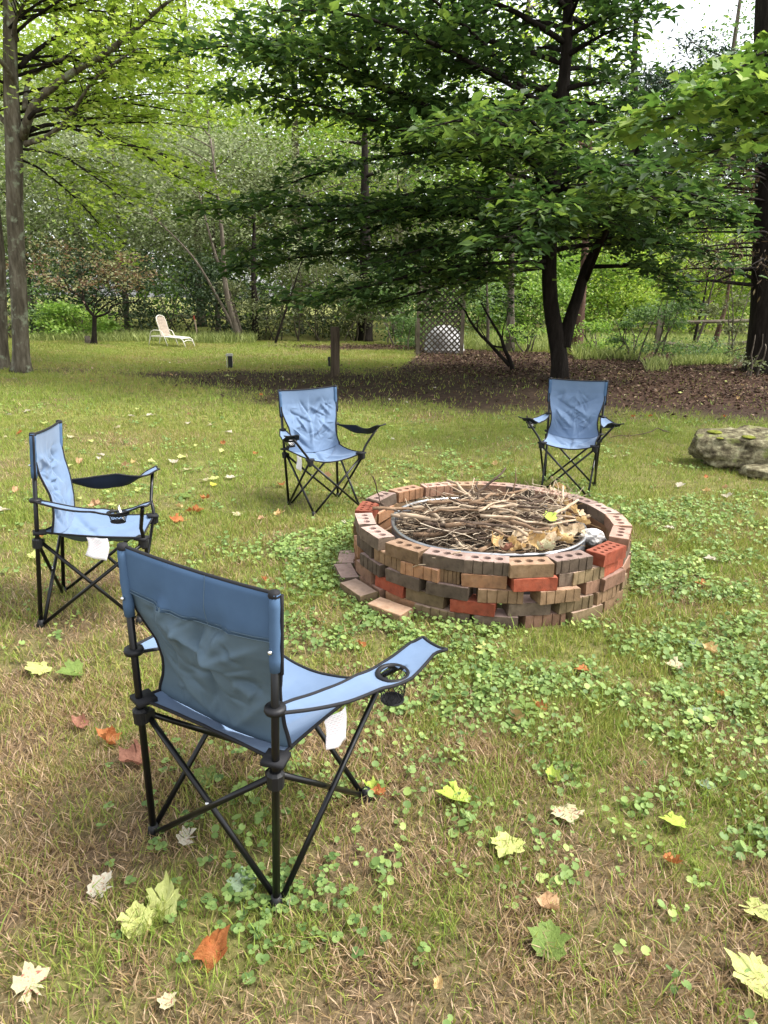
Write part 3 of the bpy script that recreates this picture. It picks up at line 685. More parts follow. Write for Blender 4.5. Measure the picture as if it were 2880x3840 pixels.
stick(Z4(1130, 330, .32), Z4(1270, 240, .36), .010, bark_p, 'pale cut stick sticking out over the right of the kindling', 6, 0)
stick(Z4(820, 330, .29), Z4(1240, 380, .28), .011, bark_d, 'dark crooked branch across the middle right of the kindling', 7, 2)
stick(Z4(900, 390, .27), Z4(1200, 330, .28), .009, bark_p, 'pale bent stick just behind the dry leaves', 8, 1)
stick(AT(1250+205*S4, 1700+120*S4, 3.15), Z4(250, 270, .30), .0035, bark_d, 'wispy upright twig by the left rim of the pit', 9, 2)
stick(Z4(180, 240, .32), Z4(330, 300, .28), .008, bark_d, 'dark splintered stick end resting on the left bricks', 10, 2)
stick(Z4(1190, 170, .36), Z4(1180, 330, .28), .007, bark_p, 'pale stem standing among dry leaves at the right', 12, 1)
stick(Z4(660, 510, .305), Z4(410, 590, .22), .004, bark_p, 'thin pale twig hanging over the front bricks', 13, 1)
tagk = {0: ('pale dry stick in the heap of kindling', bark_p), 1: ('dark dry stick in the heap of kindling', bark_d), 2: ('brown dry stick in the heap of kindling', bark_b)}
rs = np.random.default_rng(77)
for k in range(60):
    th_ = rs.uniform(0, 2*np.pi); r_ = .40*math.sqrt(rs.random()); c = np.array([RC[0]+r_*math.cos(th_)*.95, RC[1]+r_*math.sin(th_)*.95, 0])
    L = rs.uniform(.18, .5); a = rs.uniform(0, 6.28) if rs.random() < .4 else rs.normal()*.5; d = np.array([math.cos(a), math.sin(a), rs.normal()*.10])*L/2
    p, q = c-d, c+d
    for v in (p, q):
        e = v[:2]-RC; l = np.linalg.norm(e)
        if l > .44: v[:2] = RC+e*.44/l
    h_ = .19+.13*(1-(r_/.42)**2)+rs.random()*.07
    p[2] += h_; q[2] += h_; lab, mm = tagk[int(rs.choice([0, 1, 1, 2]))]; lab = lab.replace('in the heap', 'in the '+('left' if c[0] < RC[0] else 'right')+(' front' if c[1] < RC[1] else ' back')+' of the heap')
    stick(p, q, rs.uniform(.005, .0125), mm, lab, 100+k, int(rs.integers(0, 3)))
twm = leafmat('fine_twigs', [(0, (.03, .02, .015)), (.35, (.13, .09, .06)), (.6, (.33, .25, .165)), (1, (.56, .47, .35))], .0, .85, .1)
Vq, Fq, Vr, nq = [], [], [], 0
for k in range(1050):
    th_ = rs.uniform(0, 2*np.pi); r_ = .45*math.sqrt(rs.random()); c = np.array([RC[0]+r_*math.cos(th_), RC[1]+r_*math.sin(th_), .15+.19*rs.random()**.8*(1.16-(r_/.46)**2)+.01])
    a = rs.uniform(0, 6.28) if rs.random() < .45 else rs.normal()*.6; L = rs.uniform(.08, .32); d = np.array([math.cos(a), math.sin(a), rs.normal()*.22])*L/2
    P = crooked(c-d, c+d, 6, L*.04, rs); e = P[:, :2]-RC; l = np.linalg.norm(e, axis=1, keepdims=True); P[:, :2] = RC+e*np.minimum(1, .455/np.maximum(l, 1e-6))
    Vt, Ft = tube(P, rs.uniform(.0012, .0032)*np.linspace(1, .6, 6), 4, False); Vq.append(Vt); Fq.append(np.array(Ft)+nq); nq += len(Vt); Vr.append(np.full(len(Ft), rs.random()))
for k in range(60):      # fine twigs standing up out of the heap at the right
    c = Z4(rs.uniform(980, 1250), rs.uniform(190, 330), .28); d = np.array([rs.normal()*.06, rs.normal()*.06, rs.uniform(.03, .12)])
    Vt, Ft = tube(crooked(c, c+d, 6, .008, rs), .0014, 4, False); Vq.append(Vt); Fq.append(np.array(Ft)+nq); nq += len(Vt); Vr.append(np.full(len(Ft), rs.uniform(.4, 1)))
tag(big('twig_heap', np.concatenate(Vq), np.concatenate(Fq), twm, var=np.concatenate(Vr)), 'tangle of fine dry twigs filling the steel fire ring', 'twigs', kind='stuff')
ash = mat('ash_and_char', [(.3, (.012, .011, .010)), (.6, (.04, .036, .03)), (.8, (.09, .08, .07))], .95, 20, 6, .6, 50, .01)
aa = np.linspace(0, 2*np.pi, 40, endpoint=False); Vr_ = [[RC[0], RC[1], .15]]; Fr_ = []
for j, r_ in enumerate((.15, .3, .46)):
    for t in aa: Vr_.append([RC[0]+r_*math.cos(t), RC[1]+r_*math.sin(t), .14-.04*j+.02*rs.normal()*.5])
for t in range(40): Fr_.append([0, 1+t, 1+(t+1) % 40]); [Fr_.append([1+j*40+t, 1+(j+1)*40+t, 1+(j+1)*40+(t+1) % 40, 1+j*40+(t+1) % 40]) for j in (0, 1)]
tag(mesh('ash_bed', Vr_, Fr_, ash, None, True), 'dark bed of ash and char under the kindling', 'ash', kind='stuff')

# ------------------------------------------------------------------ leaves as single things
LOBES = [(0, .0), (.14, .00), (.36, -.06), (.42, .05), (.62, .16), (.55, .27), (.55, .37), (.60, .50), (.74, .62), (.64, .70), (.60, .82), (.48, .79), (.40, .78), (.38, .90), (.28, .99), (.20, 1.01), (.11, 1.10), (0, 1.26)]
def leaf_mesh(name, m_, curl, fold, seed, chew=0, roll=0):
    rs = np.random.default_rng(seed); R_ = [(x*(1+.09*rs.normal()), y*(1+.04*rs.normal())) for x, y in LOBES]
    Lf = [(-x*(1+.09*rs.normal()), y*(1+.04*rs.normal())) for x, y in LOBES[1:-1]][::-1]
    if chew: 
        for k in rs.choice(len(R_)-3, 4, replace=False)+1: R_[k] = (R_[k][0]*.45, .3+R_[k][1]*.4)
    out_ = np.array(R_+Lf); n = len(out_)
    ctr = np.array([0, .38]); mid = ctr+(out_-ctr)*.5
    P = np.concatenate([out_, mid, ctr[None]]); 
    rad = np.linalg.norm(P-ctr, axis=1)
    ca, cb = rs.uniform(-1, 1), rs.uniform(-1, 1)
    z = fold*np.abs(P[:, 0])**1.0 + curl*(rad**2)*(1+.8*np.sin(np.arctan2(P[:, 1]-.38, P[:, 0])*2+ca*3)) + .010*np.sin(P[:, 0]*6+cb*3)*np.sin(P[:, 1]*5)+.004*rs.normal(size=len(P))
    V = np.column_stack([P, z])
    if roll:
        a_ = .6*ca; xr = P[:, 0]*math.cos(a_)+P[:, 1]*math.sin(a_); yr = -P[:, 0]*math.sin(a_)+P[:, 1]*math.cos(a_); t_ = xr/roll; rr_ = roll-z*.5
        V = np.column_stack([np.sin(t_)*rr_, yr*.9+.06*np.sin(xr*7+cb*4), roll-np.cos(t_)*rr_+.25*(yr-.4)**2+.05*np.sin(yr*9+ca*5)])
    F = []
    for k in range(n):
        k2 = (k+1) % n; F += [[k, k2, n+k2, n+k], [n+k, n+k2, 2*n]]
    Vs, Fs = tube([[0, .02, .01], [.05, -.25, .02], [.02+.2*ca, -.6, .015], [.35*ca, -.95, 0]], [.018, .012, .010, .010], 4)
    V = np.concatenate([V, Vs]); Fs = [[q+2*n+1 for q in f] for f in Fs]
    V[:, 1] -= .4; V *= 1/1.5
    me = bpy.data.meshes.new(name); me.from_pydata(V.tolist(), [], F+Fs); me.materials.append(m_); me.polygons.foreach_set('use_smooth', np.ones(len(me.polygons), bool)); me.update(); return me
def flm(name, a, b_, vein=None, tr=.25, spots=None):
    m, nt, out = new_mat(name); b = nt.nodes.new('ShaderNodeBsdfPrincipled'); f = noise_fac(nt, 5, 5, .6)
    c = ramp(nt, [(.3, a), (.7, b_)], f)
    if spots: g = noise_fac(nt, 9, 3, .6); r_ = ramp(nt, [(.55, (0, 0, 0)), (.66, (1, 1, 1))], g); c = mixc(nt, c, spots, r_)
    # veins fanning out from the leaf's base
    nt.links.new(c, b.inputs['Base Color']); b.inputs['Roughness'].default_value = .6; b.inputs['Specular IOR Level'].default_value = .25
    add_bump(nt, b, noise_fac(nt, 16, 4, .6), .3, .03)
    t = nt.nodes.new('ShaderNodeBsdfTranslucent'); nt.links.new(c, t.inputs['Color']); mx = nt.nodes.new('ShaderNodeMixShader'); mx.inputs[0].default_value = tr
    nt.links.new(b.outputs[0], mx.inputs[1]); nt.links.new(t.outputs[0], mx.inputs[2]); nt.links.new(mx.outputs[0], out.inputs[0]); return m
LC = {'pale': flm('pale_yellow_green_leaf', (.42, .46, .13), (.53, .55, .21)), 'cream': flm('cream_leaf_with_red_spots', (.48, .45, .25), (.54, .49, .31), spots=(.36, .14, .10)), 'white': flm('bleached_leaf', (.46, .42, .32), (.56, .52, .41), spots=(.46, .28, .22)),
      'lime': flm('lime_green_leaf', (.30, .42, .05), (.44, .52, .10)), 'yellow': flm('yellow_leaf', (.55, .52, .06), (.62, .55, .10)), 'green': flm('green_leaf', (.11, .17, .035), (.19, .26, .06)), 'greygreen': flm('grey_green_leaf', (.20, .28, .17), (.27, .35, .23)),
      'orange': flm('orange_leaf', (.34, .10, .03), (.48, .20, .07)), 'tan': flm('tan_leaf', (.42, .24, .12), (.55, .36, .21)), 'brown': flm('red_brown_leaf', (.20, .085, .055), (.36, .17, .11)), 'gold': flm('golden_brown_leaf', (.50, .32, .12), (.66, .48, .24)), 'dry': flm('pale_dry_leaf', (.50, .37, .22), (.66, .53, .36)), 'drygold': flm('golden_dry_leaf', (.46, .29, .11), (.62, .43, .20))}
LM = {}
def fallen(u, v, size, col, label, curl=.12, fold=.15, rz=None, tilt=(0, 0), chew=0, seed=None, group=None, flip=False):
    seed = random.randint(0, 5) if seed is None else seed; roll = {'orange': .5, 'brown': .6, 'tan': .35, 'gold': .5, 'pale': 0, 'lime': .9}.get(col, 0) if curl > .1 else 0; k = (col, round(curl, 2), round(fold, 2), seed, chew)
    if k not in LM: LM[k] = leaf_mesh('fallen_leaf', LC[col], curl*(.2 if roll else 1), fold*(.4 if roll else 1), seed, chew, roll)
    o = link('fallen_leaf', LM[k]); p = G(u, v, .02); o.location = (p[0], p[1], float(gz(p[0], p[1]))+.014+size*.03)
    o.scale = (size*random.uniform(.68, .95), size*random.uniform(.85, 1.05), size*1.2); o.rotation_euler = (R(tilt[0])+(math.pi if flip else 0), R(tilt[1]), random.uniform(0, 6.28) if rz is None else R(rz)); tag(o, label, 'leaf', group); return o
dd = 1.736
near = [
 (85, 1447, .115, 'pale', 'large pale yellow-green fallen leaf at the left edge below the left chair', -.05, .1, 60, (12, 10)),
 (160, 1452, .105, 'green', 'green and yellow fallen leaf beside the large pale one at left', .2, .3, 120, (10, -20)),
 (230, 1597, .095, 'orange', 'bright orange fallen leaf lying left of the near chair leg', .45, .5, 95, (35, 0)),
 (170, 1562, .075, 'brown', 'small red-brown fallen leaf above the bright orange one at left', .4, .3, 70, (20, 0)),
 (290, 1648, .13, 'brown', 'big purplish brown fallen leaf behind the near chair leg', .12, .2, 100, (5, 5)),
 (440, 1690, .115, 'green', 'dark green fallen leaf between the crossed tubes of the near chair', .0, .1, -20, (5, 0)),
 (213, 1920, .075, 'white', 'small bleached torn leaf on the dry grass, lower left', .2, .3, -20, (15, 20), 1),
 (296, 1992, .095, 'pale', 'pale yellow fallen leaf, left one of the overlapping pair', -.15, .25, 20, (28, 0)),
 (355, 1955, .110, 'pale', 'pale yellow fallen leaf, right one of the overlapping pair', .15, .2, -10, (38, -12)),
 (463, 2052, .125, 'orange', 'curled orange-red leaf with upturned lobes in front of the near chair', .8, .75, -35, (30, 25)),
 (403, 1815, .060, 'white', 'tiny bleached pinkish leaf scrap beside the near chair foot', .2, .2, 30, (20, 0), 1),
 (60, 2127, .085, 'cream', 'pale chewed leaf in the bottom left corner', .1, .2, -40, (10, 25), 1),
 (362, 2160, .045, 'cream', 'very small pale leaf at the bottom left of the lawn', .1, .2, 30, (10, 0)),
 (525, 1908, .085, 'greygreen', 'dull green leaf under the slanting tube of the near chair', .1, .1, 15, (5, 5)),
 (1100, 1817, .130, 'pale', 'largest smooth pale green leaf on the lawn right of the near chair', .02, .10, 150, (8, 0)),
 (1222, 1748, .105, 'cream', 'cream leaf with pinkish red blotches on the lawn', .05, .1, 190, (5, 0)),
 (990, 1722, .105, 'lime', 'yellow-green leaf among the ground ivy right of the near chair', .1, .2, 80, (10, 10)),
 (1190, 1672, .070, 'lime', 'small folded lime leaf above the blotched cream leaf', .3, .6, 20, (20, 0)),
 (1190, 1962, .085, 'tan', 'curled pinkish tan dead leaf on the dry grass', .9, .5, 120, (20, 20)),
 (1185, 2037, .100, 'green', 'mid green leaf with its stalk pointing down left, low on the lawn', .1, .25, -15, (20, 0)),
 (1447, 1852, .070, 'orange', 'small crumpled orange-brown leaf at the lower right', .9, .4, 100, (20, 0)),
 (1640, 2110, .135, 'pale', 'big pale green leaf cut off by the right edge at the bottom', .05, .1, 40, (8, 0)),
 (1628, 1955, .085, 'pale', 'torn pale green leaf near the right edge, lower lawn', .1, .1, 200, (5, 0), 1),
 (1463, 1772, .090, 'lime', 'lime green leaf flat on the ground ivy at right', .05, .2, 75, (5, 10)),
 (1260, 1440, .075, 'orange', 'orange leaf on the ivy below the fire pit, right of centre', .1, .1, 100, (0, 0)),
 (1115, 1550, .080, 'gold', 'golden yellow leaf beside the small upright green weed', .3, .3, 60, (10, 0)),
 (1168, 1523, .070, 'orange', 'small orange-brown leaf up right of the golden one', .2, .2, 30, (10, 0)),
 (1515, 1537, .100, 'greygreen', 'grey-green leaf lying dark on the ivy near the right edge', .0, .1, 90, (0, 0)),
 (1560, 1495, .065, 'orange', 'salmon orange leaf near the right edge above the grey-green one', .1, .1, 10, (0, 0)),
 (1462, 1440, .085, 'cream', 'pale cream leaf on the ivy near the right edge', .15, .3, 60, (10, 0)),
 (1505, 1388, .080, 'greygreen', 'dark grey-green leaf at the right, beside a curled golden leaf', .05, .1, 120, (0, 0)),
 (1535, 1404, .085, 'gold', 'curled golden leaf at the right, beside a dark green leaf', .6, .4, 80, (10, 0)),
 (1050, 1396, .075, 'pale', 'pale green leaf just below the fire pit front', .1, .15, 80, (0, 0)),
 (782, 1390, .065, 'orange', 'orange-tan leaf between the near chair seat and the fire pit', .2, .2, 40, (10, 0)),
 (632, 1232, .070, 'pale', 'pale leaf left of the fire pit behind the near chair back', .1, .15, 40, (0, 0)),
 (572, 1250, .055, 'orange', 'small orange leaf just above the near chair back', .2, .2, 40, (10, 0)),
 (690, 1197, .075, 'cream', 'cream leaf in front of the broken stick left of the pit', .05, .1, 40, (0, 0)),
 (686, 1337, .060, 'tan', 'tan leaf on the lawn right of the near chair back', .2, .2, 40, (5, 0)),
 (1537, 1210, .085, 'white', 'bright bleached leaf on the lawn below the boulder', .1, .15, 70, (5, 0)),
 (1515, 1262, .075, 'orange', 'pinkish orange leaf on the lawn right of the fire pit', .1, .15, 30, (5, 0)),
 (1448, 1140, .075, 'white', 'bleached leaf right of the fire pit, nearest its far rim', .1, .15, 80, (5, 0)),
 (800, 1705, .070, 'lime', 'lime leaf at the front foot of the near chair', .3, .3, 0, (20, 0)),
 (818, 1718, .060, 'orange', 'orange leaf at the front foot of the near chair', .3, .3, 90, (10, 0)),
 (945, 2120, .040, 'gold', 'small golden scrap of leaf near the bottom centre', .2, .2, 0, (10, 0)),
 (1400, 2060, .035, 'tan', 'tiny tan leaf scrap low on the lawn at right', .2, .2, 0, (10, 0)),
 (1530, 1690, .06, 'greygreen', 'small grey-green leaf lying in the ivy at far right', .05, .1, 40, (0, 0))]
for k, e in enumerate(near):
    u, v, sz, col_, lab, cu, fo, rz_, tl = e[:9]; fallen(u*dd, v*dd, sz, col_, lab, cu, fo, rz_, tl, e[9] if len(e) > 9 else 0, k % 13, 'fallen leaves on the lawn')
# leaves of the left lawn, measured in the photograph
midl = [(100, 820, 'tan'), (600, 905, 'tan'), (690, 905, 'pale'), (865, 810, 'pale'), (1080, 630, 'white'), (1130, 605, 'pale'), (1165, 675, 'cream'), (1265, 747, 'cream'), (1330, 780, 'yellow'), (1342, 737, 'pale'), (1270, 862, 'orange'), (1440, 730, 'white'), (1110, 1010, 'orange'), (1220, 945, 'orange'),
        (425, 665, 'pale'), (500, 640, 'tan'), (830, 635, 'gold'), (780, 662, 'tan'), (1160, 850, 'green'), (120, 455, 'orange'), (820, 348, 'white'), (733, 418, 'cream'), (1420, 443, 'white'), (630, 590, 'white'), (1380, 320, 'pale'), (270, 388, 'pale'), (395, 390, 'white'), (560, 505, 'pale'), (30, 930, 'white'), (1480, 955, 'cream'), (930, 342, 'white'), (175, 318, 'white'), (445, 480, 'cream')]
nice = {'tan': 'tan', 'pale': 'pale yellow-green', 'white': 'bleached', 'cream': 'cream', 'yellow': 'bright yellow', 'orange': 'orange', 'green': 'green', 'gold': 'golden'}
for x_, y_, col_ in midl:
    u, v = x_*.6028, 1350+y_*.6028
    fallen(u, v, .085+.02*random.random(), col_, f'{nice[col_]} fallen leaf on the grass between the left and middle chairs', .15, .15, None, (random.uniform(-12, 12), random.uniform(-12, 12)), 0, None, f'{nice[col_]} leaves on the left lawn')
for k in range(150):      # small pale leaves strewn over the far lawn
    u = random.uniform(-150, 3000); v = 1330+ (random.random()**1.6)*760
    p = G(u, v)
    if np.hypot(p[0]-PIT[0], p[1]-PIT[1]) < .85 or p[1] > 15: continue
    col_ = random.choice(['pale', 'white', 'cream', 'pale', 'tan', 'gold', 'orange'])
    where = ('beyond the pit' if p[1] > 4.4 else 'right of the pit') if p[0] > .6 else ('in the grass near the left maple' if p[1] > 8.5 else ('behind the middle chair' if p[0] > -1 else 'behind the left chair')) if p[1] > 4.3 else 'left of the pit'
    fallen(u, v, random.uniform(.045, .09), col_, f'small {nice[col_]} fallen leaf strewn {where}', .2, .2, None, (random.uniform(-20, 20), random.uniform(-20, 20)), 0, None, f'small {nice[col_]} leaves strewn on the far lawn')
# dry leaves on the kindling
rs = np.random.default_rng(5)
dl = [(1010, 500, .11, 'tan'), (1075, 445, .10, 'gold'), (1180, 400, .10, 'tan'), (1240, 300, .10, 'gold'), (1170, 240, .10, 'tan'), (1130, 430, .12, 'gold'), (860, 430, .09, 'tan'), (940, 470, .10, 'gold'), (1200, 460, .10, 'gold'), (830, 455, .12, 'gold'), (870, 490, .10, 'tan'), (990, 450, .17, 'tan'), (1050, 480, .14, 'gold'), (1120, 470, .14, 'tan'), (1160, 440, .12, 'gold'), (1220, 430, .11, 'tan'), (1200, 280, .12, 'gold'), (1150, 210, .12, 'tan'), (1210, 330, .10, 'gold'), (1260, 400, .11, 'tan'), (1290, 360, .10, 'gold'), (1100, 500, .11, 'cream'), (900, 500, .09, 'brown'), (1300, 330, .09, 'tan'), (1180, 180, .10, 'gold'), (1140, 290, .10, 'tan'), (960, 500, .10, 'gold'), (1230, 260, .1, 'brown')]
for k, (x_, y_, sz, col_) in enumerate(dl):
    where = 'behind the others at the far right' if y_ < 300 else ('in front at the middle' if x_ < 1000 else ('in front at the right' if y_ > 420 else 'at the right'))
    kk = (col_, 'dry', k % 9)
    if kk not in LM: LM[kk] = leaf_mesh('dry_leaf', LC[{'tan': 'dry', 'gold': 'drygold'}.get(col_, col_)], 0, .1, 40+k % 9, 0, .30+.05*(k % 4))
    o = link('dry_leaf', LM[kk]); o.location = Z4(x_, y_, .27); o.scale = (sz, sz, sz); o.rotation_euler = (rs.uniform(-.5, .5), rs.uniform(-.8, .8), rs.uniform(0, 6.28))
    w_ = {'gold': 'golden brown', 'tan': 'pale tan', 'cream': 'cream', 'brown': 'red-brown'}[col_]
    tag(o, f'curled {w_} dead leaf on the kindling, {where}', 'leaf', f'{w_} dead leaves on the kindling')
o = link('dry_leaf', leaf_mesh('dry_leaf', LC['lime'], .1, .2, 3)); o.location = Z4(1125, 335, .33); o.scale = (.08,)*3; o.rotation_euler = (.5, 0, .4); tag(o, 'only fresh green leaf on top of the kindling', 'leaf')
# crumpled pale scrap at the right of the steel ring
bm = bmesh.new(); bmesh.ops.create_icosphere(bm, subdivisions=3, radius=.052)
for v in bm.verts:
    q = v.co*40; f_ = 1+.35*(float(fbm(q.x+9, q.y+q.z*1.3, 61, 3))-.5)*2; v.co = Vector((v.co.x*f_*1.15, v.co.y*f_*.9, v.co.z*f_*.8))
me = bpy.data.meshes.new('crumpled_scrap'); bm.to_mesh(me); bm.free(); me.materials.append(mat('greyish_white_plastic', [(.3, (.45, .43, .40)), (.7, (.68, .66, .62))], .5, 20, 4, .5, 30, .01))
o = link('crumpled_scrap', me); o.location = Z4(1345, 432, .235); tag(o, 'crumpled greyish white scrap wedged beside the steel ring', 'scrap')
# stick lying on the lawn left of the pit
p, q = G(1115, 2062, .015), G(1262, 2026, .02); stick(p, q, .011, bark_p, 'short broken stick on the grass left of the fire pit', 301, 0, None)
stick(G(2510, 1620, .02), G(1930, 1665, .02)*0+G(2290, 1640, .02), .006, bark_d, 'thin twig on the lawn behind the far right chair', 302, 1, None)
wd = empty('weed', tuple(G(1131*dd, 1562*dd))); tag(wd, 'small upright pointed-leaved green weed beside the golden leaf', 'weed')
mb = MB(); mb.tube([(0, 0, -.01), (.004, 0, .03), (.0, 0, .06)], .002, 5); mb.build('stem', LC['green'], wd)
for k in range(7):
    a = k*2.4; d = np.array([math.cos(a), math.sin(a), .25+.1*(k % 3)]); d = d/np.linalg.norm(d); q = np.array([0, 0, .03+.005*k]); sd_ = np.cross(d, [0, 0, 1]); L = .05+.01*(k % 2)
    mesh('leaf', [q, q+d*L*.45+sd_*.010+[0, 0, .006], q+d*L-[0, 0, .01], q+d*L*.45-sd_*.010+[0, 0, .006], q+d*L*.5], [[0, 1, 4], [0, 4, 3], [4, 1, 2], [4, 2, 3]], LC['green'], wd, True)
#@@PART3
# ------------------------------------------------------------------ boulder
rock_m = mat('lichened_grey_rock', [(.32, (.035, .029, .018)), (.43, (.11, .093, .056)), (.54, (.22, .198, .118)), (.66, (.39, .36, .235))], .95, 14, 9, 1.0, 30, .03, spec=.1, spots=(7, .55, .63, (.23, .24, .09)))
moss_m = mat('yellow_green_moss', [(.3, (.10, .12, .02)), (.7, (.24, .25, .045))], .95, 30, 5, .8, 90, .01, spec=.05)
def rock(name, ctr, dims, seed, sub=5, rough=.22, flat=.0):
    bm = bmesh.new(); bmesh.ops.create_icosphere(bm, subdivisions=sub, radius=1)
    P = np.array([v.co[:] for v in bm.verts])
    e = 3.2; P = P/((np.abs(P)**e).sum(1, keepdims=True)**(1/e))          # squarish
    r5 = np.random.default_rng(seed)
    for _ in range(26):                                                      # broken facets
        pn = norm(r5.normal(size=3)*np.array([1, 1, .8])); dd_ = r5.uniform(.74, .98)*(np.abs(pn)**1.45).sum()**.69; P = P-pn[None]*np.maximum(0, P@pn-dd_)[:, None]
    n = norm(P)
    a = fbm(P[:, 0]*1.3+seed, P[:, 1]*1.3+P[:, 2]*.9, seed, 4)-.5; b_ = fbm(P[:, 2]*2.2+seed, P[:, 0]*2.2-P[:, 1]*1.7, seed+3, 5)-.5; c_ = np.abs(fbm(P[:, 0]*1.6+P[:, 1]*1.1, P[:, 2]*1.9-P[:, 0]*.7+seed, seed+7, 4)-.5)
    d_ = fbm(P[:, 0]*7+P[:, 2]*3, P[:, 1]*7+P[:, 2]*5, seed+11, 3)-.5
    P = P + n*(a*rough*.9+b_*rough*.9-(.05-np.minimum(c_, .05))*2.4*rough*3+d_*.15)[:, None]
    P = P*np.array(dims)/2; P[:, 2] = np.maximum(P[:, 2], -dims[2]*.48)
    for v, q in zip(bm.verts, P): v.co = q
    me = bpy.data.meshes.new(name); bm.to_mesh(me); bm.free(); me.materials.append(rock_m); me.polygons.foreach_set('use_smooth', np.ones(len(me.polygons), bool))
    return me, P
me, P = rock('boulder', None, (.98, .56, .39), 4)
bo = link('boulder', me); bo.location = (3.02, 5.80, .135); bo.rotation_euler = (0, 0, R(-4)); tag(bo, 'lichen-covered grey boulder with moss at the right edge of the lawn', 'boulder')
# moss cushions
mv = []
for cx_, cy_, r_ in ((-.08, -.14, .055), (-.27, .02, .06), (-.33, -.20, .03)):
    k = np.argmin(np.hypot(P[:, 0]-cx_, P[:, 1]-cy_)-P[:, 2]*1.2); c = P[k]
    bm = bmesh.new(); bmesh.ops.create_icosphere(bm, subdivisions=3, radius=1); Q = np.array([v.co[:] for v in bm.verts]); f_ = 1+.5*(fbm(Q[:, 0]*2+cx_*9, Q[:, 1]*2+Q[:, 2], 5, 4)-.5)
    for v, q, s_ in zip(bm.verts, Q, f_): v.co = Vector(q*s_)*r_; v.co.z *= .22; v.co = v.co+Vector(c)
    me = bpy.data.meshes.new('moss'); bm.to_mesh(me); bm.free(); me.materials.append(moss_m); me.polygons.foreach_set('use_smooth', np.ones(len(me.polygons), bool)); link('moss', me, bo)
me, P = rock('flat_stone', None, (.42, .26, .13), 9, 4, .15); o = link('flat_stone', me); o.location = (3.04, 5.44, .03); tag(o, 'low flat stone lying at the foot of the boulder', 'stone')

# ------------------------------------------------------------------ things on the far lawn
wood_m = mat('weathered_post_wood', [(.3, (.035, .026, .018)), (.55, (.085, .065, .045)), (.8, (.15, .12, .09))], .9, 5, 7, .7, 14, .02, stretch=(3, 3, .4), spec=.1)
greywood = mat('weathered_grey_timber', [(.3, (.09, .075, .055)), (.55, (.16, .135, .10)), (.8, (.25, .21, .16))], .9, 6, 6, .5, 14, .02, stretch=(1, 1, .5), spec=.1)
p = G(1256, 1408); po = empty('wooden_post', (p[0], p[1], float(gz(p[0], p[1])))); tag(po, 'short round weathered post with a dark box on its side', 'post')
mb = MB(); zz = np.linspace(-.05, .84, 10); th_ = np.arange(14)*2*np.pi/14; Vp = []
for z in zz: Vp += [[(.078+.004*math.sin(3*t+z*4)+.003*math.sin(7*t))*math.cos(t)+.004*z, (.078+.004*math.sin(3*t+z*4))*math.sin(t), z] for t in th_]
Fp = [[i*14+j, i*14+(j+1) % 14, (i+1)*14+(j+1) % 14, (i+1)*14+j] for i in range(9) for j in range(14)]+[[9*14+j for j in range(14)]]
mb.add(Vp, Fp).build('shaft', wood_m, po, True)
mb = MB(); mb.box((-.095, -.02, .26), (.035, .06, .16)); mb.box((-.115, -.02, .30), (.012, .045, .05)); mb.build('outlet_box', plastic, po)
p = G(862, 1368); lo = empty('path_light', (p[0], p[1], float(gz(p[0], p[1]))), R(8)); tag(lo, 'small black path light with pale cap standing in the far grass', 'garden light')
mb = MB(); mb.box((.012, 0, .11), (.085, .085, .24)); mb.build('housing', plastic, lo)
mb = MB(); mb.box((0, 0, .248), (.135, .12, .03)); mb.box((0, 0, .268), (.11, .10, .014)); mb.build('cap', mat('pale_weathered_cap', [(0, (.42, .41, .36))], .7), lo)
for s in (-1, 1): mb = MB(); mb.tube([(s*.052, -.03, -.02), (s*.052, -.03, .24)], .008, 6); mb.build('side_rod', mat('pale_rod', [(0, (.45, .44, .38))], .6), lo)

# white sun lounger
wht = mat('cream_white_frame', [(0, (.64, .61, .53))], .45, 8); strapm = mat('faded_pinkish_white_strap', [(0, (.58, .48, .40))], .6, 8); strapw = mat('white_strap', [(0, (.68, .66, .60))], .6, 8)
p = G(640, 1300); lg = empty('sun_lounger', (p[0], p[1], float(gz(p[0], p[1]))), R(-17)); lg.scale = (.73, .73, .73); tag(lg, 'white strapped sun lounger with raised back on the far lawn', 'sun lounger')
mb = MB()
for s in (-1, 1): mb.tube([(-.62, s*.30, .33), (.0, s*.30, .33), (.60, s*.30, .30), (.70, s*.30, .24), (.80, s*.29, .0)], .017, 8)
mb.tube([(-.62, -.30, .33), (-.62, .30, .33)], .017, 8); mb.tube([(.64, -.3, .285), (.64, .3, .285)], .017, 8)
mb.tube([(.735, -.29, .17), (.72, -.15, .215), (.715, 0, .225), (.72, .15, .215), (.735, .29, .17)], .013, 8); mb.build('frame', wht, lg, True)
for s in (-1, 1):
    mb = MB(); mb.tube([(-.60, s*.30, .33), (-.68, s*.31, .0)], .015, 8); mb.build('leg', wht, lg, True)
    mb = MB(); mb.tube([(-.62, s*.31, .33), (-.54, s*.32, .50), (-.44, s*.32, .545), (-.22, s*.32, .545), (-.11, s*.32, .50), (-.02, s*.32, .33), (.10, s*.32, .0)], .016, 8); mb.build('armrest', wht, lg, True)
ba = R(107); bx_, bz_ = math.cos(ba), math.sin(ba); hb = np.array([-.16, 0, .35])
def bp(u, y): return hb+np.array([bx_*u-.0, y, bz_*u])
mb = MB(); mb.tube([bp(0, -.27), bp(.55, -.27), bp(.66, -.24), bp(.715, -.13), bp(.73, 0), bp(.715, .13), bp(.66, .24), bp(.55, .27), bp(0, .27)], .016, 8); mb.build('back_frame', wht, lg, True)
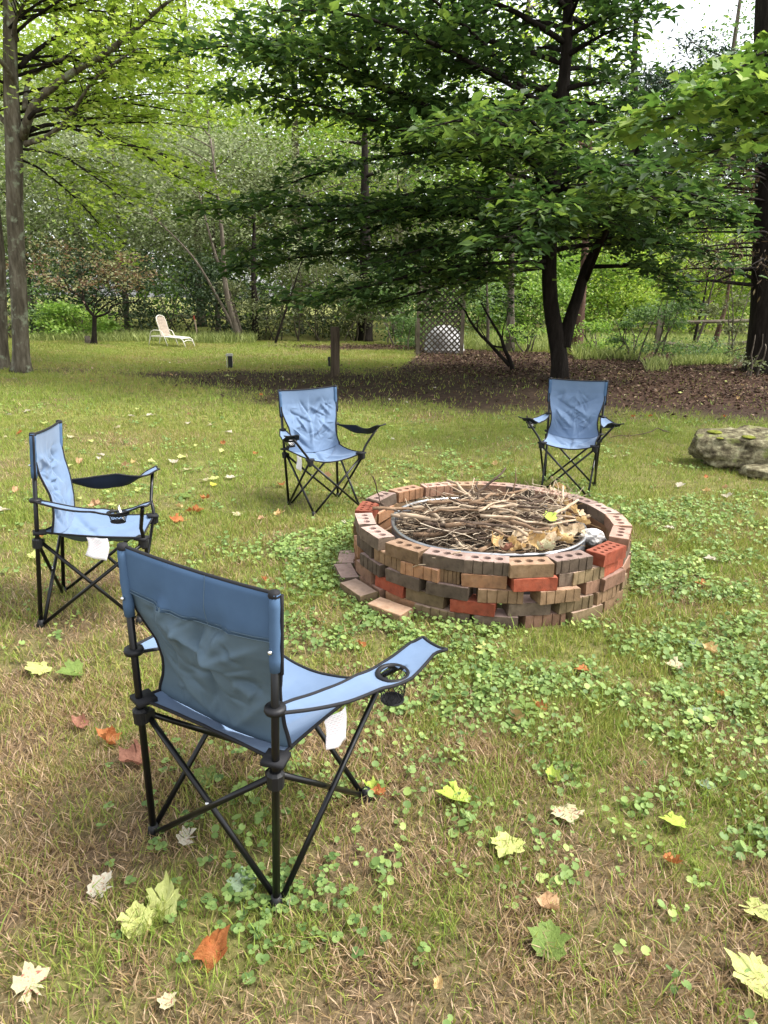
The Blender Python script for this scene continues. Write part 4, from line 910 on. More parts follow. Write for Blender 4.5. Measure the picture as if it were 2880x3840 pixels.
def strips(vals, fn, m_, name):
    mb = MB()
    for k, u in enumerate(vals): a, b_, w_ = fn(u); mb.box((np.asarray(a)+np.asarray(b_))/2, (w_, np.linalg.norm(np.asarray(b_)-np.asarray(a)), .006), None if name == 'seat_straps' else [[math.cos(ba-math.pi), 0, -math.sin(ba)], [0, 1, 0], [math.sin(ba), 0, math.cos(ba)]])
    return tag(mb.build(name, m_, lg), kind='stuff')
strips(np.linspace(.03, .66, 13), lambda u: (bp(u, -.26), bp(u, .26), .040), strapm, 'back_straps')
strips(np.linspace(-.14, .60, 15), lambda u: ((u, -.30, .335-max(0, u)*.05), (u, .30, .335-max(0, u)*.05), .046), strapw, 'seat_straps')
mb = MB()
for k in range(7): y_ = -.21+k*.07; mb.tube([bp(.0, y_)+[.008, 0, 0], bp(.70-.08*abs(k-3)/3, y_)+[.008, 0, 0]], .011, 4)
tag(mb.build('upright_straps', strapm, lg), kind='stuff')
# marker stake
p = AT(738, 1262, 21.5); mb = MB(); mb.tube([(p[0]+.03, p[1], -.1), (p[0], p[1], .35), (p[0]-.04, p[1], .62)], .022, 6, mi=0); mb.tube([(p[0]-.04, p[1], .60), (p[0]-.055, p[1], .72)], .026, 6, mi=1)
tag(mb.build('marker_stake', [mat('pinkish_wood_stake', [(0, (.50, .36, .28))], .8), mat('red_stake_tip', [(0, (.52, .12, .08))], .7)]), 'thin pinkish stake with red tip behind the sun lounger', 'stake')

# lattice screen and the pale round cover behind it
pL, pR = G(1568, 1335), G(1732, 1330); Y0 = 17.4; xL, xR = XU(1568, Y0), XU(1733, Y0)
la = empty('lattice_screen', (xL, Y0, 0)); tag(la, 'wooden garden lattice panel between two posts under the trees', 'trellis'); LW = xR-xL; LH = 1.9
for x_ in (0, LW): mb = MB(); mb.box((x_, 0, LH/2+.05), (.085, .085, LH+.3)); mb.build('post', greywood, la)
mb = MB(); mb.box((LW/2, 0, LH+.1), (LW+.3, .07, .08)); mb.build('top_rail', greywood, la)
mb = MB(); mb.box((LW/2, -.012, 1.02), (LW-.09, .03, .045)); mb.build('middle_rail', greywood, la)
sp = .135; x0, x1, z0, z1 = .045, LW-.045, .06, LH+.05; lath = mat('grey_brown_lath', [(.3, (.06, .048, .036)), (.7, (.12, .098, .075))], .9, 8)
for dr in (-1, 1):
    c = -LH*1.2
    while c < LH*2.4+LW:
        # line x*dr + z = c  clipped to the panel
        pts = []
        for xx in (x0, x1):
            zz_ = c-dr*xx
            if z0 <= zz_ <= z1: pts.append((xx, zz_))
        for zz_ in (z0, z1):
            xx = (c-zz_)*dr
            if x0 < xx < x1: pts.append((xx, zz_))
        if len(pts) >= 2:
            (ax_, az_), (bx2, bz2) = pts[0], pts[1]; L = math.hypot(bx2-ax_, bz2-az_)
            if L > .05:
                an = math.atan2(bz2-az_, bx2-ax_); mb = MB(); mb.box(((ax_+bx2)/2, dr*.0045, (az_+bz2)/2), (L, .008, .034), [[math.cos(an), 0, -math.sin(an)], [0, 1, 0], [math.sin(an), 0, math.cos(an)]]); mb.build('slat', lath, la)
        c += sp
xc = XU(1668, Y0+.7); mb = MB()
mb.lathe([(.49, .0), (.50, .10), (.49, .24), (.45, .40), (.375, .53), (.26, .63), (.13, .68), (.0, .69)], (xc, Y0+.75, 0), 28); mb.lathe([(.50, .06), (.515, .08), (.515, .11), (.50, .13)], (xc, Y0+.75, 0), 28)
tag(mb.build('round_cover', mat('pale_weathered_shell', [(.3, (.36, .355, .35)), (.7, (.52, .515, .51))], .7, 5, spots=(3, .46, .62, (.14, .135, .125))), None, True), 'pale round-topped cover standing behind the lattice', 'cover')

# rail fence on the right
Yf = 20.0; rf = empty('rail_fence', (XU(2468, Yf), Yf, 0)); tag(rf, 'old two-rail wooden fence beyond the leafy sapling at right', 'fence')
def fx_(u, Y=Yf): return XU(u, Y)-XU(2468, Yf)
for u in (2468, 2880, 3290): mb = MB(); mb.box((fx_(u), 0, .55), (.12, .12, 1.25)); mb.build('post', greywood, rf)
def railz(u, v, Y=Yf): return AT(u, v, Y)[2]
mb = MB(); mb.tube([(fx_(2430), .08, railz(2450, 1212)), (fx_(2900), .08, railz(2880, 1200))], .055, 6); mb.build('rail', greywood, rf)
mb = MB(); mb.tube([(fx_(2468), .08, railz(2470, 1282)), (fx_(2640), .08, railz(2640, 1304))], .055, 6); mb.build('rail', greywood, rf)
mb = MB(); mb.tube([(fx_(2700), .08, railz(2700, 1296)), (fx_(2900), .08, railz(2880, 1276))], .055, 6); mb.build('rail', greywood, rf)

# ------------------------------------------------------------------ trees
T_leaf = np.array([[0, 0, 0], [.30, .38, .09], [0, .40, -.02], [-.30, .38, .09], [.17, .74, .05], [-.17, .74, .05], [0, 1.12, -.06]])
TF_leaf = [[0, 1, 2], [0, 2, 3], [1, 4, 2], [2, 5, 3], [4, 6, 2], [2, 6, 5]]
T_maple = np.array([[0, 0, 0], [.52, .26, .10], [.20, .46, .0], [.40, .80, .04], [0, .55, -.03], [0, 1.12, -.08], [-.40, .80, .04], [-.20, .46, .0], [-.52, .26, .10]])
TF_maple = [[0, 1, 2], [2, 3, 4], [0, 2, 4], [4, 3, 5], [4, 5, 6], [4, 6, 7], [0, 4, 7], [0, 7, 8]]
T_quad = np.array([[0, 0, 0], [.32, .5, .10], [0, 1.05, -.05], [-.32, .5, .10]]); TF_quad = [[0, 1, 2, 3]]
T_needle = np.array([[0, 0, 0], [.05, .5, .0], [0, 1, 0], [-.05, .5, 0]])
def barkm(name, a, b_, c_, sc=5, bump=.9, spots=None): return mat(name, [(.3, a), (.5, b_), (.72, c_)], .92, sc, 8, bump, sc*2.6, .03, stretch=(1.6, 1.6, .35), spec=.1, spots=spots)
bark_maple = barkm('grey_maple_bark', (.05, .041, .030), (.105, .09, .066), (.19, .17, .13), 9, spots=(6, .56, .66, (.22, .24, .17)))
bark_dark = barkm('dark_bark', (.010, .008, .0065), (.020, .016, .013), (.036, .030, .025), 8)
bark_pine = barkm('red_brown_pine_bark', (.05, .03, .022), (.11, .066, .048), (.19, .125, .095), 8)
bark_grey = barkm('grey_brown_bark', (.06, .048, .036), (.12, .10, .078), (.21, .18, .14), 8)
class Crown:
    """leaf places collected along twigs"""
    def __init__(s, seed): s.P = []; s.N = []; s.T = []; s.S = []; s.W = []; s.rs = np.random.default_rng(seed); s.tw = QT()
    def leaf(s, P, tip, size, flat=.45, droop=.45, val=.5, spread=.25):
        n = len(P); rs = s.rs
        s.P.append(P); s.N.append(np.stack([rs.normal(size=n)*flat, rs.normal(size=n)*flat, np.ones(n)], 1))
        t = np.asarray(tip)*.7 + rs.normal(size=(n, 3))*.6; t[:, 2] -= droop; s.T.append(t); s.S.append(size*(.65+.6*rs.random(n))); s.W.append(np.clip(val+spread*rs.normal(size=n), 0, 1))
    def bough(s, P, r0, leafsize, per=24, twl=.9, flat=.4, droop=.4, val=.5, start=.2, tn=None, lift=.0, rise=.0, sub=True):
        """a limb along the points P with twigs in a flattish spray"""
        rs = s.rs; P = np.asarray(P, float); d = np.diff(P, axis=0); L = np.concatenate([[0], np.cumsum(np.linalg.norm(d, axis=1))]); tot = L[-1]
        def at(u): q = u*tot; return np.array([np.interp(q, L, P[:, k]) for k in range(3)])
        k = tn or max(6, int(tot*5))
        for j in range(k):
            u = start+(1-start)*(j+rs.random())/k; p = at(u); t = norm(at(min(1, u+.03))-at(max(0, u-.03))); sd_ = norm(np.cross(t, [0, 0, 1]))*(1 if j % 2 else -1)
            ln = twl*(1-.55*u)*rs.uniform(.6, 1.25)+.15; dr = norm(sd_*rs.uniform(.6, 1.1)+t*rs.uniform(.3, 1.0)+np.array([0, 0, rise+rs.normal()*.16]))
            Q = np.array([p, p+dr*ln*.4+[0, 0, .03*ln], p+dr*ln*.75, p+dr*ln-np.array([0, 0, .10*ln])]); s.tw.tube(Q, [r0*.32*(1-.6*u)+.003, .004, .003, .002], 3)
            m_ = max(4, int(per*ln)); uu = rs.random(m_)**.8
            B = np.stack([np.interp(uu, [0, .4, .75, 1], Q[:, c]) for c in range(3)], 1)
            lat = norm(np.cross(dr, [0, 0, 1])); o_ = rs.normal(size=m_)*.13*ln*1.1; B = B+lat[None]*o_[:, None]+np.stack([np.zeros(m_), np.zeros(m_), rs.normal(size=m_)*.05-np.abs(o_)*.15], 1)
            s.leaf(B, dr+lat*.3, leafsize, flat, droop, val+.12*rs.normal())
    def build(s, T, TF, m_, parent, name='crown', bark=None):
        P = np.concatenate(s.P); V, F, k = leaves(T, TF, P, np.concatenate(s.N), np.concatenate(s.T), np.concatenate(s.S))
        big(name, V, F, m_, parent, var=np.repeat(np.concatenate(s.W), k))
        if bark is not None:
            t_ = s.tw.build('twigs', bark, parent)
            if t_: t_['kind'] = 'stuff'
def curve(p, d, L, n, sag, rs, wob=.05):
    P = [np.asarray(p, float)]; d = norm(np.asarray(d, float))
    for k in range(n): d = norm(d+np.array([rs.normal()*wob, rs.normal()*wob, -sag/n+rs.normal()*wob*.5])); P.append(P[-1]+d*L/n)
    return np.array(P)
def limb(P, r0, r1, bark, parent, n=8, name='limb'):
    mb = MB(); P = np.asarray(P, float); mb.tube(P, np.linspace(r0, r1, len(P)), n); return mb.build(name, bark, parent, True)
def smooth_path(pts, n=14):
    pts = np.asarray(pts, float); t = np.arange(len(pts)); tt = np.linspace(0, len(pts)-1, n); out_ = []
    for q in tt:
        i = min(int(q), len(pts)-2); f = q-i; p0, p1, p2, p3 = pts[max(i-1, 0)], pts[i], pts[i+1], pts[min(i+2, len(pts)-1)]
        out_.append(.5*((2*p1)+(-p0+p2)*f+(2*p0-5*p1+4*p2-p3)*f*f+(-p0+3*p1-3*p2+p3)*f**3))
    return np.array(out_)
def trunkmesh(pts, radii, bark, parent, n=16, flare=0, name='trunk', rough=.05, seed=0):
    P = smooth_path(pts, 22); rad = np.interp(np.linspace(0, 1, 22), np.linspace(0, 1, len(radii)), radii)
    V, F = tube(P, rad, n); V = V.reshape(22, n, 3); rs_ = np.random.default_rng(seed)
    th = np.arange(n)*2*np.pi/n
    for i in range(22):
        hh = P[i][2]-P[0][2]; k = 1+rough*np.sin(3*th+i*.35+seed)+rough*.6*np.sin(5*th-i*.6)+flare*np.exp(-hh/.16)*(1+.6*np.sin(5*th+seed))
        V[i] = P[i]+(V[i]-P[i])*k[:, None]
    return mesh(name, V.reshape(-1, 3), F, bark, parent, True)

# --- dark forked maple in the middle
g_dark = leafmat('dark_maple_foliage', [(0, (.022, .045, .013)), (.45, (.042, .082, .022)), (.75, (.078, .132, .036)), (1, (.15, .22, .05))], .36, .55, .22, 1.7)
t1p = G(2100, 1424); t1 = empty('maple_tree', (0, 0, 0)); tag(t1, 'dark forked maple with wide layered crown behind the far right chair', 'tree', None)
Yt = t1p[1]
def A(u, v, dy=0): return AT(u, v, Yt+dy)
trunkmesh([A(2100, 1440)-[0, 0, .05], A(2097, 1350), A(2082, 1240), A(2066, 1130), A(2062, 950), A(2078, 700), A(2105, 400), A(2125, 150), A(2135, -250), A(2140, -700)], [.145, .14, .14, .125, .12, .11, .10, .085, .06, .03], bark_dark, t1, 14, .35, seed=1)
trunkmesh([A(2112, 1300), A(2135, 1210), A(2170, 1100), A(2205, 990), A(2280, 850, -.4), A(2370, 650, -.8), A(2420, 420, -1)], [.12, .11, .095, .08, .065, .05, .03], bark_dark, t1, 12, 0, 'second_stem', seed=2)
cr = Crown(3); rs = cr.rs
tx1 = np.array([A(u, v) for u, v in ((2100, 1440), (2082, 1240), (2066, 1130), (2062, 950), (2078, 700), (2105, 400), (2125, 150), (2135, -250), (2140, -700))])
def T1x(z): return float(np.interp(z, tx1[:, 2], tx1[:, 0]))
for k in range(70):
    z = 2.1+ (k/70)**1.0*6.3; base = np.array([T1x(z), Yt, z])
    az = (k*2.39996+rs.normal()*.25) % (2*np.pi); left = max(0, math.cos(az-math.pi)); front = max(0, math.cos(az+math.pi/2))
    L = (2.7+2.2*left**1.5+.9*front)*(1.05 if z < 5 else max(.5, 1.25-.09*z))*rs.uniform(.8, 1.12)
    if math.cos(az) > (.0 if z > 3.8 else .15): L = min(L, 1.0 if z > 3.8 else 2.8)
    if front > .75 and z < 5.2 and k % 3: continue
    el = .18+.10*(z-1.5)/2+rs.normal()*.08; d = np.array([math.cos(az), math.sin(az), el])
    P = curve(base, d, L, 8, .50+(.20 if z < 3 else 0), rs, .05)
    zm = 1.55+1.0*rs.random()
    if P[-1][2] < zm: P[:, 2] += (zm-P[-1][2])*np.linspace(0, 1, 9)**2
    limb(P, .045*(1-.05*z)+.012, .006, bark_dark, t1, 6)
    cr.bough(P, .03, .150, per=27, twl=1.1, flat=.36, droop=.42, val=.42, start=.22, tn=int(L*6.0))
for k in range(13):      # low drooping boughs of the skirt
    az = rs.uniform(2.2, 5.0) if k % 5 else rs.uniform(-.8, .8); z = rs.uniform(1.9, 3.1); L = rs.uniform(2.4, 4.9)*(.72 if k % 5 == 0 else 1)
    P = curve(np.array([T1x(z), Yt, z]), (math.cos(az), math.sin(az), .12), L, 8, .42, rs, .05)
    zm = 1.55+.25*rs.random()
    if P[-1][2] < zm: P[:, 2] += (zm-P[-1][2])*np.linspace(0, 1, 9)**1.5
    limb(P, .034, .006, bark_dark, t1, 6); cr.bough(P, .025, .145, per=22, twl=1.05, flat=.4, droop=.5, val=.40, start=.25, tn=int(L*6))
# a few boughs measured in the photograph: sprays of the left edge and near sprays whose stronger light is put into paler leaf colour
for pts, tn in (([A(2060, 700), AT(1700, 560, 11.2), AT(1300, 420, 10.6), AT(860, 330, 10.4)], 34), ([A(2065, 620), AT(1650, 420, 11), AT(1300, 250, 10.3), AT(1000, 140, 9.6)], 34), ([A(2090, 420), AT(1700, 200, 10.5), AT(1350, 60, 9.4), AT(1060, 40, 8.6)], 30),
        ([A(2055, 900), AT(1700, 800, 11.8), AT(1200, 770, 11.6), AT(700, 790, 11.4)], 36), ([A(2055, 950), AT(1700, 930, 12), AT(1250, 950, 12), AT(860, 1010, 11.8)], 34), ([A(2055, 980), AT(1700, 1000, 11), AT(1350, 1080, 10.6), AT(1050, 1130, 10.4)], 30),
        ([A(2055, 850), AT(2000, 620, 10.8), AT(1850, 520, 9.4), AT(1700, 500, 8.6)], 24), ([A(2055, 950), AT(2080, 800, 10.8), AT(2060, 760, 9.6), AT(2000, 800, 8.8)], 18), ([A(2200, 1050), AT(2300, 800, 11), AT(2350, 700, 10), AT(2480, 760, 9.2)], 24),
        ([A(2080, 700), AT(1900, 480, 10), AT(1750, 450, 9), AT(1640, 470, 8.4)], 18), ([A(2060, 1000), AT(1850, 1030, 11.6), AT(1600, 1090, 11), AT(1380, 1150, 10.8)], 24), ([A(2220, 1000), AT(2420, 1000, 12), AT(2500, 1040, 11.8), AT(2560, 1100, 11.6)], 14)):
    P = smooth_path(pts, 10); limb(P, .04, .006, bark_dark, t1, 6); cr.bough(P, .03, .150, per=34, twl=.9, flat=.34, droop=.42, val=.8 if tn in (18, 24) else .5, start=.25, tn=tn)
cr.build(T_leaf, TF_leaf, g_dark, t1, 'crown', bark_dark)

# --- maple outside the right edge whose bough hangs into the picture
g_near = leafmat('fresh_maple_foliage', [(0, (.05, .105, .025)), (.5, (.10, .18, .04)), (.8, (.18, .27, .06)), (1, (.30, .39, .09))], .35, .42, .45, 1.5)
t5 = empty('maple_tree'); tag(t5, 'maple whose bright leafy bough hangs in from the right edge', 'tree')
trunkmesh([(5.9, 7.9, -.05), (5.9, 7.9, 1.5), (5.75, 7.8, 3.2), (5.7, 7.8, 5.5), (5.7, 7.8, 8)], [.17, .15, .13, .10, .05], bark_maple, t5, 12, .3, seed=5)
cr = Crown(9)
for pts, tn in (([(5.8, 7.85, 2.9), AT(2850, 420, 7.2), AT(2600, 430, 6.7), AT(2380, 470, 6.4)], 26), ([(5.8, 7.85, 3.1), AT(2880, 330, 7.0), AT(2700, 320, 6.5), AT(2520, 400, 6.2)], 24), ([(5.8, 7.85, 3.3), AT(2950, 210, 6.8), AT(2820, 230, 6.4), AT(2720, 300, 6.1)], 18), ([(5.8, 7.85, 3.0), AT(2900, 520, 7.2), AT(2760, 540, 6.9), AT(2650, 580, 6.7)], 14),
        ([(5.75, 7.8, 4.2), (6.6, 6.6, 4.6), (7.2, 5.6, 4.5)], 16), ([(5.7, 7.8, 5), (6.9, 8.4, 5.8), (8.2, 8.8, 5.6)], 16)):
    P = smooth_path(pts, 9); limb(P, .028, .005, bark_dark, t5, 6); cr.bough(P, .02, .125, per=34, twl=.62, flat=.42, droop=.45, val=.62, start=.30, tn=tn)
cr.build(T_maple, TF_maple, g_near, t5, 'crown', bark_dark)

# --- grey maple at the left with yellow-green crown
g_yel = leafmat('yellow_green_maple_foliage', [(0, (.13, .19, .035)), (.4, (.20, .28, .05)), (.75, (.29, .37, .075)), (1, (.40, .46, .12))], .55, .5, .3, 1.5)
t2 = empty('maple_tree'); tag(t2, 'grey-barked maple with yellow-green crown at the left edge', 'tree')
Y2 = 12.3
def B(u, v, dy=0): return AT(u, v, Y2+dy)
trunkmesh([B(82, 1402), B(78, 1300), B(70, 1100), B(56, 800), B(54, 560), B(42, 330), B(38, 100), B(25, -200), B(10, -600)], [.135, .13, .128, .125, .13, .11, .095, .08, .05], bark_maple, t2, 18, .45, seed=4)
cr = Crown(21)
L2 = [([B(85, 520), B(130, 390, -.2), B(260, 280, -.5), B(410, 190, -.8), B(540, 80, -1.0), B(640, 0, -1.2), B(760, -90, -1.4)], .075),
      ([B(92, 410), B(100, 330, .2), B(130, 270, .3), B(290, 190, .4), B(400, 90, .5), B(470, -40, .6)], .045),
      ([B(95, 540), B(180, 510, -.3), B(260, 440, -.8), B(360, 290, -1.2), B(520, 180, -1.6)], .05),
      ([B(88, 470), B(150, 410, -.4), B(290, 430, -.9), B(420, 530, -1.3), B(560, 560, -1.6), B(760, 660, -1.8)], .035),
      ([B(92, 500), B(200, 465, .2), B(330, 500, .4), B(480, 540, .6), B(640, 650, .8), B(820, 740, 1)], .035),
      ([B(60, 150), B(60, 80, -.2), B(130, -60, -.4)], .05), ([B(75, 250), B(150, 180, .3), B(260, 120, .8), B(420, 120, 1.4), B(640, 160, 2)], .04),
      ([B(60, 330), B(20, 250, -.3), B(-80, 160, -.6), B(-240, 60, -1)], .05), ([B(40, 480), B(-10, 430, .3), B(-120, 330, .6), B(-300, 250, 1)], .05),
      ([B(90, 560), B(220, 580, -.6), B(350, 660, -1.2), B(500, 770, -1.6)], .022), ([B(80, 600), B(160, 640, .5), B(300, 760, 1.2), B(420, 900, 1.6)], .022)]
for pts, r in L2:
    P = smooth_path(pts, 14); limb(P, r, .008, bark_maple if r > .04 else bark_dark, t2, 8)
    cr.bough(P, r*.7, .085, per=22, twl=1.2, flat=.38, droop=.28, val=.55, start=.35, tn=24, rise=.06)
rs = cr.rs
for k in range(30):
    z = 3.6+3.6*k/30; base = np.array([B(50, 400)[0], Y2, z]); az = rs.uniform(-.5, 1.5) if k % 3 else rs.uniform(0, 6.28); L = rs.uniform(2.2, 4.6)
    P = curve(base, (math.cos(az), math.sin(az), .42+rs.normal()*.14), L, 8, .42, rs, .06); limb(P, .025, .005, bark_dark, t2, 5)
    cr.bough(P, .018, .085, per=22, twl=1.0, flat=.38, droop=.28, val=.5, start=.3, tn=int(L*4.8), rise=.04)
cr.build(T_maple, TF_maple, g_yel, t2, 'crown', bark_dark)
t2b = empty('maple_tree'); tag(t2b, 'second grey trunk cut off by the left edge beside the grey maple', 'tree')
def B2(u, v): return AT(u, v, 12.7)
trunkmesh([B2(4, 1395), B2(-2, 1300), B2(-8, 1100), B2(-20, 900), B2(-55, 600), B2(-100, 200), B2(-150, -200)], [.15, .14, .135, .135, .13, .11, .08], bark_maple, t2b, 14, .5, seed=8)
cr = Crown(22)
for k in range(16):
    base = B2(-80, 500-k*60); P = curve(base, (rs.uniform(-1, .6), rs.uniform(-.8, .8), .5), rs.uniform(2, 3.6), 8, .4, rs, .06); limb(P, .03, .005, bark_dark, t2b, 5); cr.bough(P, .018, .10, per=26, twl=1.0, flat=.4, droop=.28, val=.5, start=.3, tn=18)
cr.build(T_maple, TF_maple, g_yel, t2b, 'crown', bark_dark)

# --- small spreading tree on the left lawn with bronze leaves
g_bronze = leafmat('bronze_green_foliage', [(0, (.13, .07, .045)), (.35, (.20, .13, .07)), (.6, (.22, .22, .10)), (1, (.34, .36, .18))], .35, .5, .35, 1.3)
ts = empty('crab_apple_tree'); tag(ts, 'small dark-limbed tree with bronze leaves left of the sun lounger', 'tree'); Y3 = 18.7
def Cp(u, v, dy=0): return AT(u, v, Y3+dy)
def zc(x, y): return Cp(x*.3376, 900+y*.3376)
trunkmesh([zc(1040, 1180), zc(1045, 1080), zc(1050, 960), zc(1050, 850)], [.085, .06, .055, .055], bark_dark, ts, 10, .4, seed=3)
cr = Crown(31)
for pts, r in (([zc(1050, 850), zc(980, 770), zc(930, 660), zc(915, 560), zc(925, 440), zc(1050, 375)], .045), ([zc(930, 650), zc(860, 610), zc(780, 560), zc(710, 420)], .03), ([zc(1055, 855), zc(1150, 830), zc(1220, 790), zc(1230, 740), zc(1350, 700), zc(1500, 690), zc(1550, 640), zc(1510, 560)], .032),
               ([zc(1060, 830), zc(1150, 740), zc(1280, 660), zc(1450, 590)], .022), ([zc(1040, 820), zc(1070, 700), zc(1160, 630), zc(1250, 540)], .02), ([zc(980, 720), zc(1060, 650), zc(1080, 560), zc(1200, 520)], .018), ([zc(780, 560), zc(600, 480), zc(480, 400), zc(430, 250)], .018), ([zc(925, 440), zc(850, 330), zc(700, 240)], .015)):
    P = smooth_path(pts, 12); limb(P, r, .008, bark_dark, ts, 7)
    P2 = P.copy(); P2[:, 2] += .25; cr.bough(P2, r*.5, .085, per=12, twl=.95, flat=.6, droop=.2, val=.45, start=.45, tn=14, rise=.45)
for k in range(5):
    P = curve(zc(1000, 500)+[rs.normal()*.5, rs.normal()*.6, rs.normal()*.2], (rs.normal(), rs.normal(), .5), 1.6, 6, .3, rs, .1); cr.bough(P, .01, .085, per=34, twl=.8, flat=.6, droop=.2, val=.4, start=.1, tn=10, rise=.3)
cr.build(T_quad, TF_quad, g_bronze, ts, 'crown', bark_dark)
mb = MB(); q = G(330, 1292); mb.lathe([(.07, -.05), (.075, .10), (.065, .22), (.0, .225)], (q[0], q[1], 0), 10); tag(mb.build('tree_stump', bark_grey, None, True), 'low dark stump beside the small bronze-leaved tree', 'stump')

# --- pine at the right edge
g_pine = leafmat('blue_green_needles', [(0, (.015, .035, .016)), (.5, (.032, .065, .03)), (1, (.06, .105, .05))], .1, .5, .3, 1.2)
g_dead = leafmat('brown_dead_needles', [(0, (.05, .035, .022)), (.6, (.12, .085, .05)), (1, (.17, .15, .06))], .1, .7, .1, 1.2)
t3 = empty('spruce_tree'); tag(t3, 'thick spruce trunk with bare dead branches at the right edge', 'tree'); Yp = 14.4
def Dp(u, v, dy=0): return AT(u, v, Yp+dy)
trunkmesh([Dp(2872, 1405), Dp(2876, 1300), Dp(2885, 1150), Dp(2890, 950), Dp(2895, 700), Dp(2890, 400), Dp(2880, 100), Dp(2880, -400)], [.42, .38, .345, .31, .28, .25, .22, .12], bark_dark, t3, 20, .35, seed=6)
tw = QT(); rs = np.random.default_rng(61); crd = Crown(62); crp = Crown(63)
mainl = [[Dp(2850, 1072), Dp(2740, 1060), Dp(2660, 1052), Dp(2560, 1058), Dp(2450, 1050)], [Dp(2850, 1000), Dp(2770, 1020), Dp(2700, 1048), Dp(2670, 1055)], [Dp(2840, 1050), Dp(2760, 1020), Dp(2690, 1010), Dp(2655, 990)]]
for P in mainl: P = smooth_path(P, 9); limb(P, .04, .008, bark_dark, t3, 7)
for k in range(58):
    v = 1020-k*13; az = rs.uniform(2.2, 4.3) if k % 3 else rs.uniform(0, 6.28); L = rs.uniform(1.6, 3.4) if v > 640 else rs.uniform(1.8, 3.3); base = Dp(2885, v)
    P = curve(base, (math.cos(az), math.sin(az), .10), L, 7, .30, rs, .07); limb(P, .024, .005, bark_dark, t3, 5)
    for j in range(9):
        u = int(rs.integers(2, 7)); q = P[u]+(P[u+1]-P[u])*rs.random() if u < 7 else P[u]; d = norm(norm(P[-1]-P[0])*.7+rs.normal(size=3)*.55+np.array([0, 0, -.35])); ln = rs.uniform(.3, .9)
        Q = curve(q, d, ln, 4, .5, rs, .12); tw.tube(Q, [.006, .005, .004, .003, .002], 3)
        n = 16; uu = rs.integers(0, 5, n); C_ = crp if (v < 560 and rs.random() < .8) else crd
        if C_ is crp or rs.random() < .55: C_.leaf(Q[uu]+rs.normal(size=(n, 3))*.05, d, .11, 1.2, .2, .5)
    if v < 620:
        for j in range(10):
            q = P[int(rs.integers(2, 8))]; n = 40; crp.leaf(q+rs.normal(size=(n, 3))*np.array([.15, .15, .06]), norm(P[-1]-P[0]), .12, .9, .35, .5)
tag(tw.build('dead_twigs', bark_dark, t3), kind='stuff'); crd.build(T_needle*np.array([2.2, 1, 1]), TF_quad, g_dead, t3, 'dead_needles'); crp.build(T_needle*np.array([2.4, 1, 1]), TF_quad, g_pine, t3, 'crown')

# --- slender dark many-stemmed shrub in the litter
sh = empty('bare_shrub'); tag(sh, 'slender dark leaning shrub with bare stems in front of the lattice', 'shrub'); Ys = 13.9
def E3(x, y, dy=0): return AT(1500+x*.422, 1050+y*.422, Ys+dy)
for pts, r in (([E3(1000, 820), E3(985, 730), E3(930, 620), E3(905, 530), E3(880, 480), E3(790, 330), E3(720, 200)], .05), ([E3(975, 760), E3(880, 660), E3(790, 560), E3(690, 460), E3(610, 340), E3(570, 260), E3(500, 190)], .04), ([E3(910, 540), E3(915, 440), E3(950, 330), E3(960, 240)], .016), ([E3(920, 600), E3(830, 585), E3(780, 540), E3(690, 400)], .022), ([E3(790, 330), E3(760, 260), E3(755, 200)], .012), ([E3(690, 460), E3(680, 360), E3(620, 250)], .012)):
    limb(smooth_path(pts, 10), r, r*.3, bark_dark, sh, 7, 'stem')
cr = Crown(71)
for k in range(9): P = curve(E3(720+rs.normal()*90, 230+rs.normal()*60), (rs.normal(), rs.normal(), .2), .8, 5, .4, rs, .1); cr.bough(P, .01, .08, per=22, twl=.5, val=.4, start=.1, tn=8)
cr.build(T_leaf, TF_leaf, g_dark, sh, 'foliage')

# ------------------------------------------------------------------ shrubs and woods behind
pal = {'silver': leafmat('silvery_green_foliage', [(0, (.12, .145, .07)), (.5, (.24, .28, .14)), (1, (.44, .48, .29))], .45, .5, .4, 1.25),
       'bright': leafmat('bright_green_foliage', [(0, (.12, .22, .04)), (.5, (.22, .34, .07)), (1, (.38, .48, .13))], .45, .5, .3, 1.35),
       'yellow': leafmat('sunlit_yellow_green_foliage', [(0, (.18, .27, .04)), (.5, (.30, .40, .07)), (1, (.46, .52, .14))], .5, .5, .3, 1.4),
       'mid': leafmat('mid_green_foliage', [(0, (.05, .095, .025)), (.5, (.10, .17, .05)), (1, (.20, .29, .10))], .4, .5, .3, 1.3),
       'dark': leafmat('dark_evergreen_foliage', [(0, (.018, .034, .014)), (.5, (.035, .062, .024)), (1, (.08, .12, .05))], .2, .5, .3, 1.2),
       'olive': leafmat('olive_green_foliage', [(0, (.06, .075, .025)), (.5, (.11, .13, .05)), (1, (.20, .22, .10))], .35, .5, .3, 1.2),
       'bronze': g_bronze}
def clump(cr, c, dims, n, leafsize, val=.5, k=None, flat=.6, hollow=.5):
    """leaf clumps spread through a crown"""
    rs = cr.rs; k = k or max(6, n//230); m_ = n//k
    for j in range(k):
        v = norm(rs.normal(size=3)); r = hollow+(1-hollow)*rs.random()**.6; q = np.asarray(c)+v*r*np.asarray(dims)/2; sc_ = np.asarray(dims).mean()*.11*rs.uniform(.6, 1.5)
        B = q+rs.normal(size=(m_, 3))*sc_*np.array([1.35, 1.35, .5]); B = B[B[:, 2] > .03]
        if len(B): cr.leaf(B, v*[1, 1, .3], leafsize, flat, .35, val+.10*rs.normal(), .22)
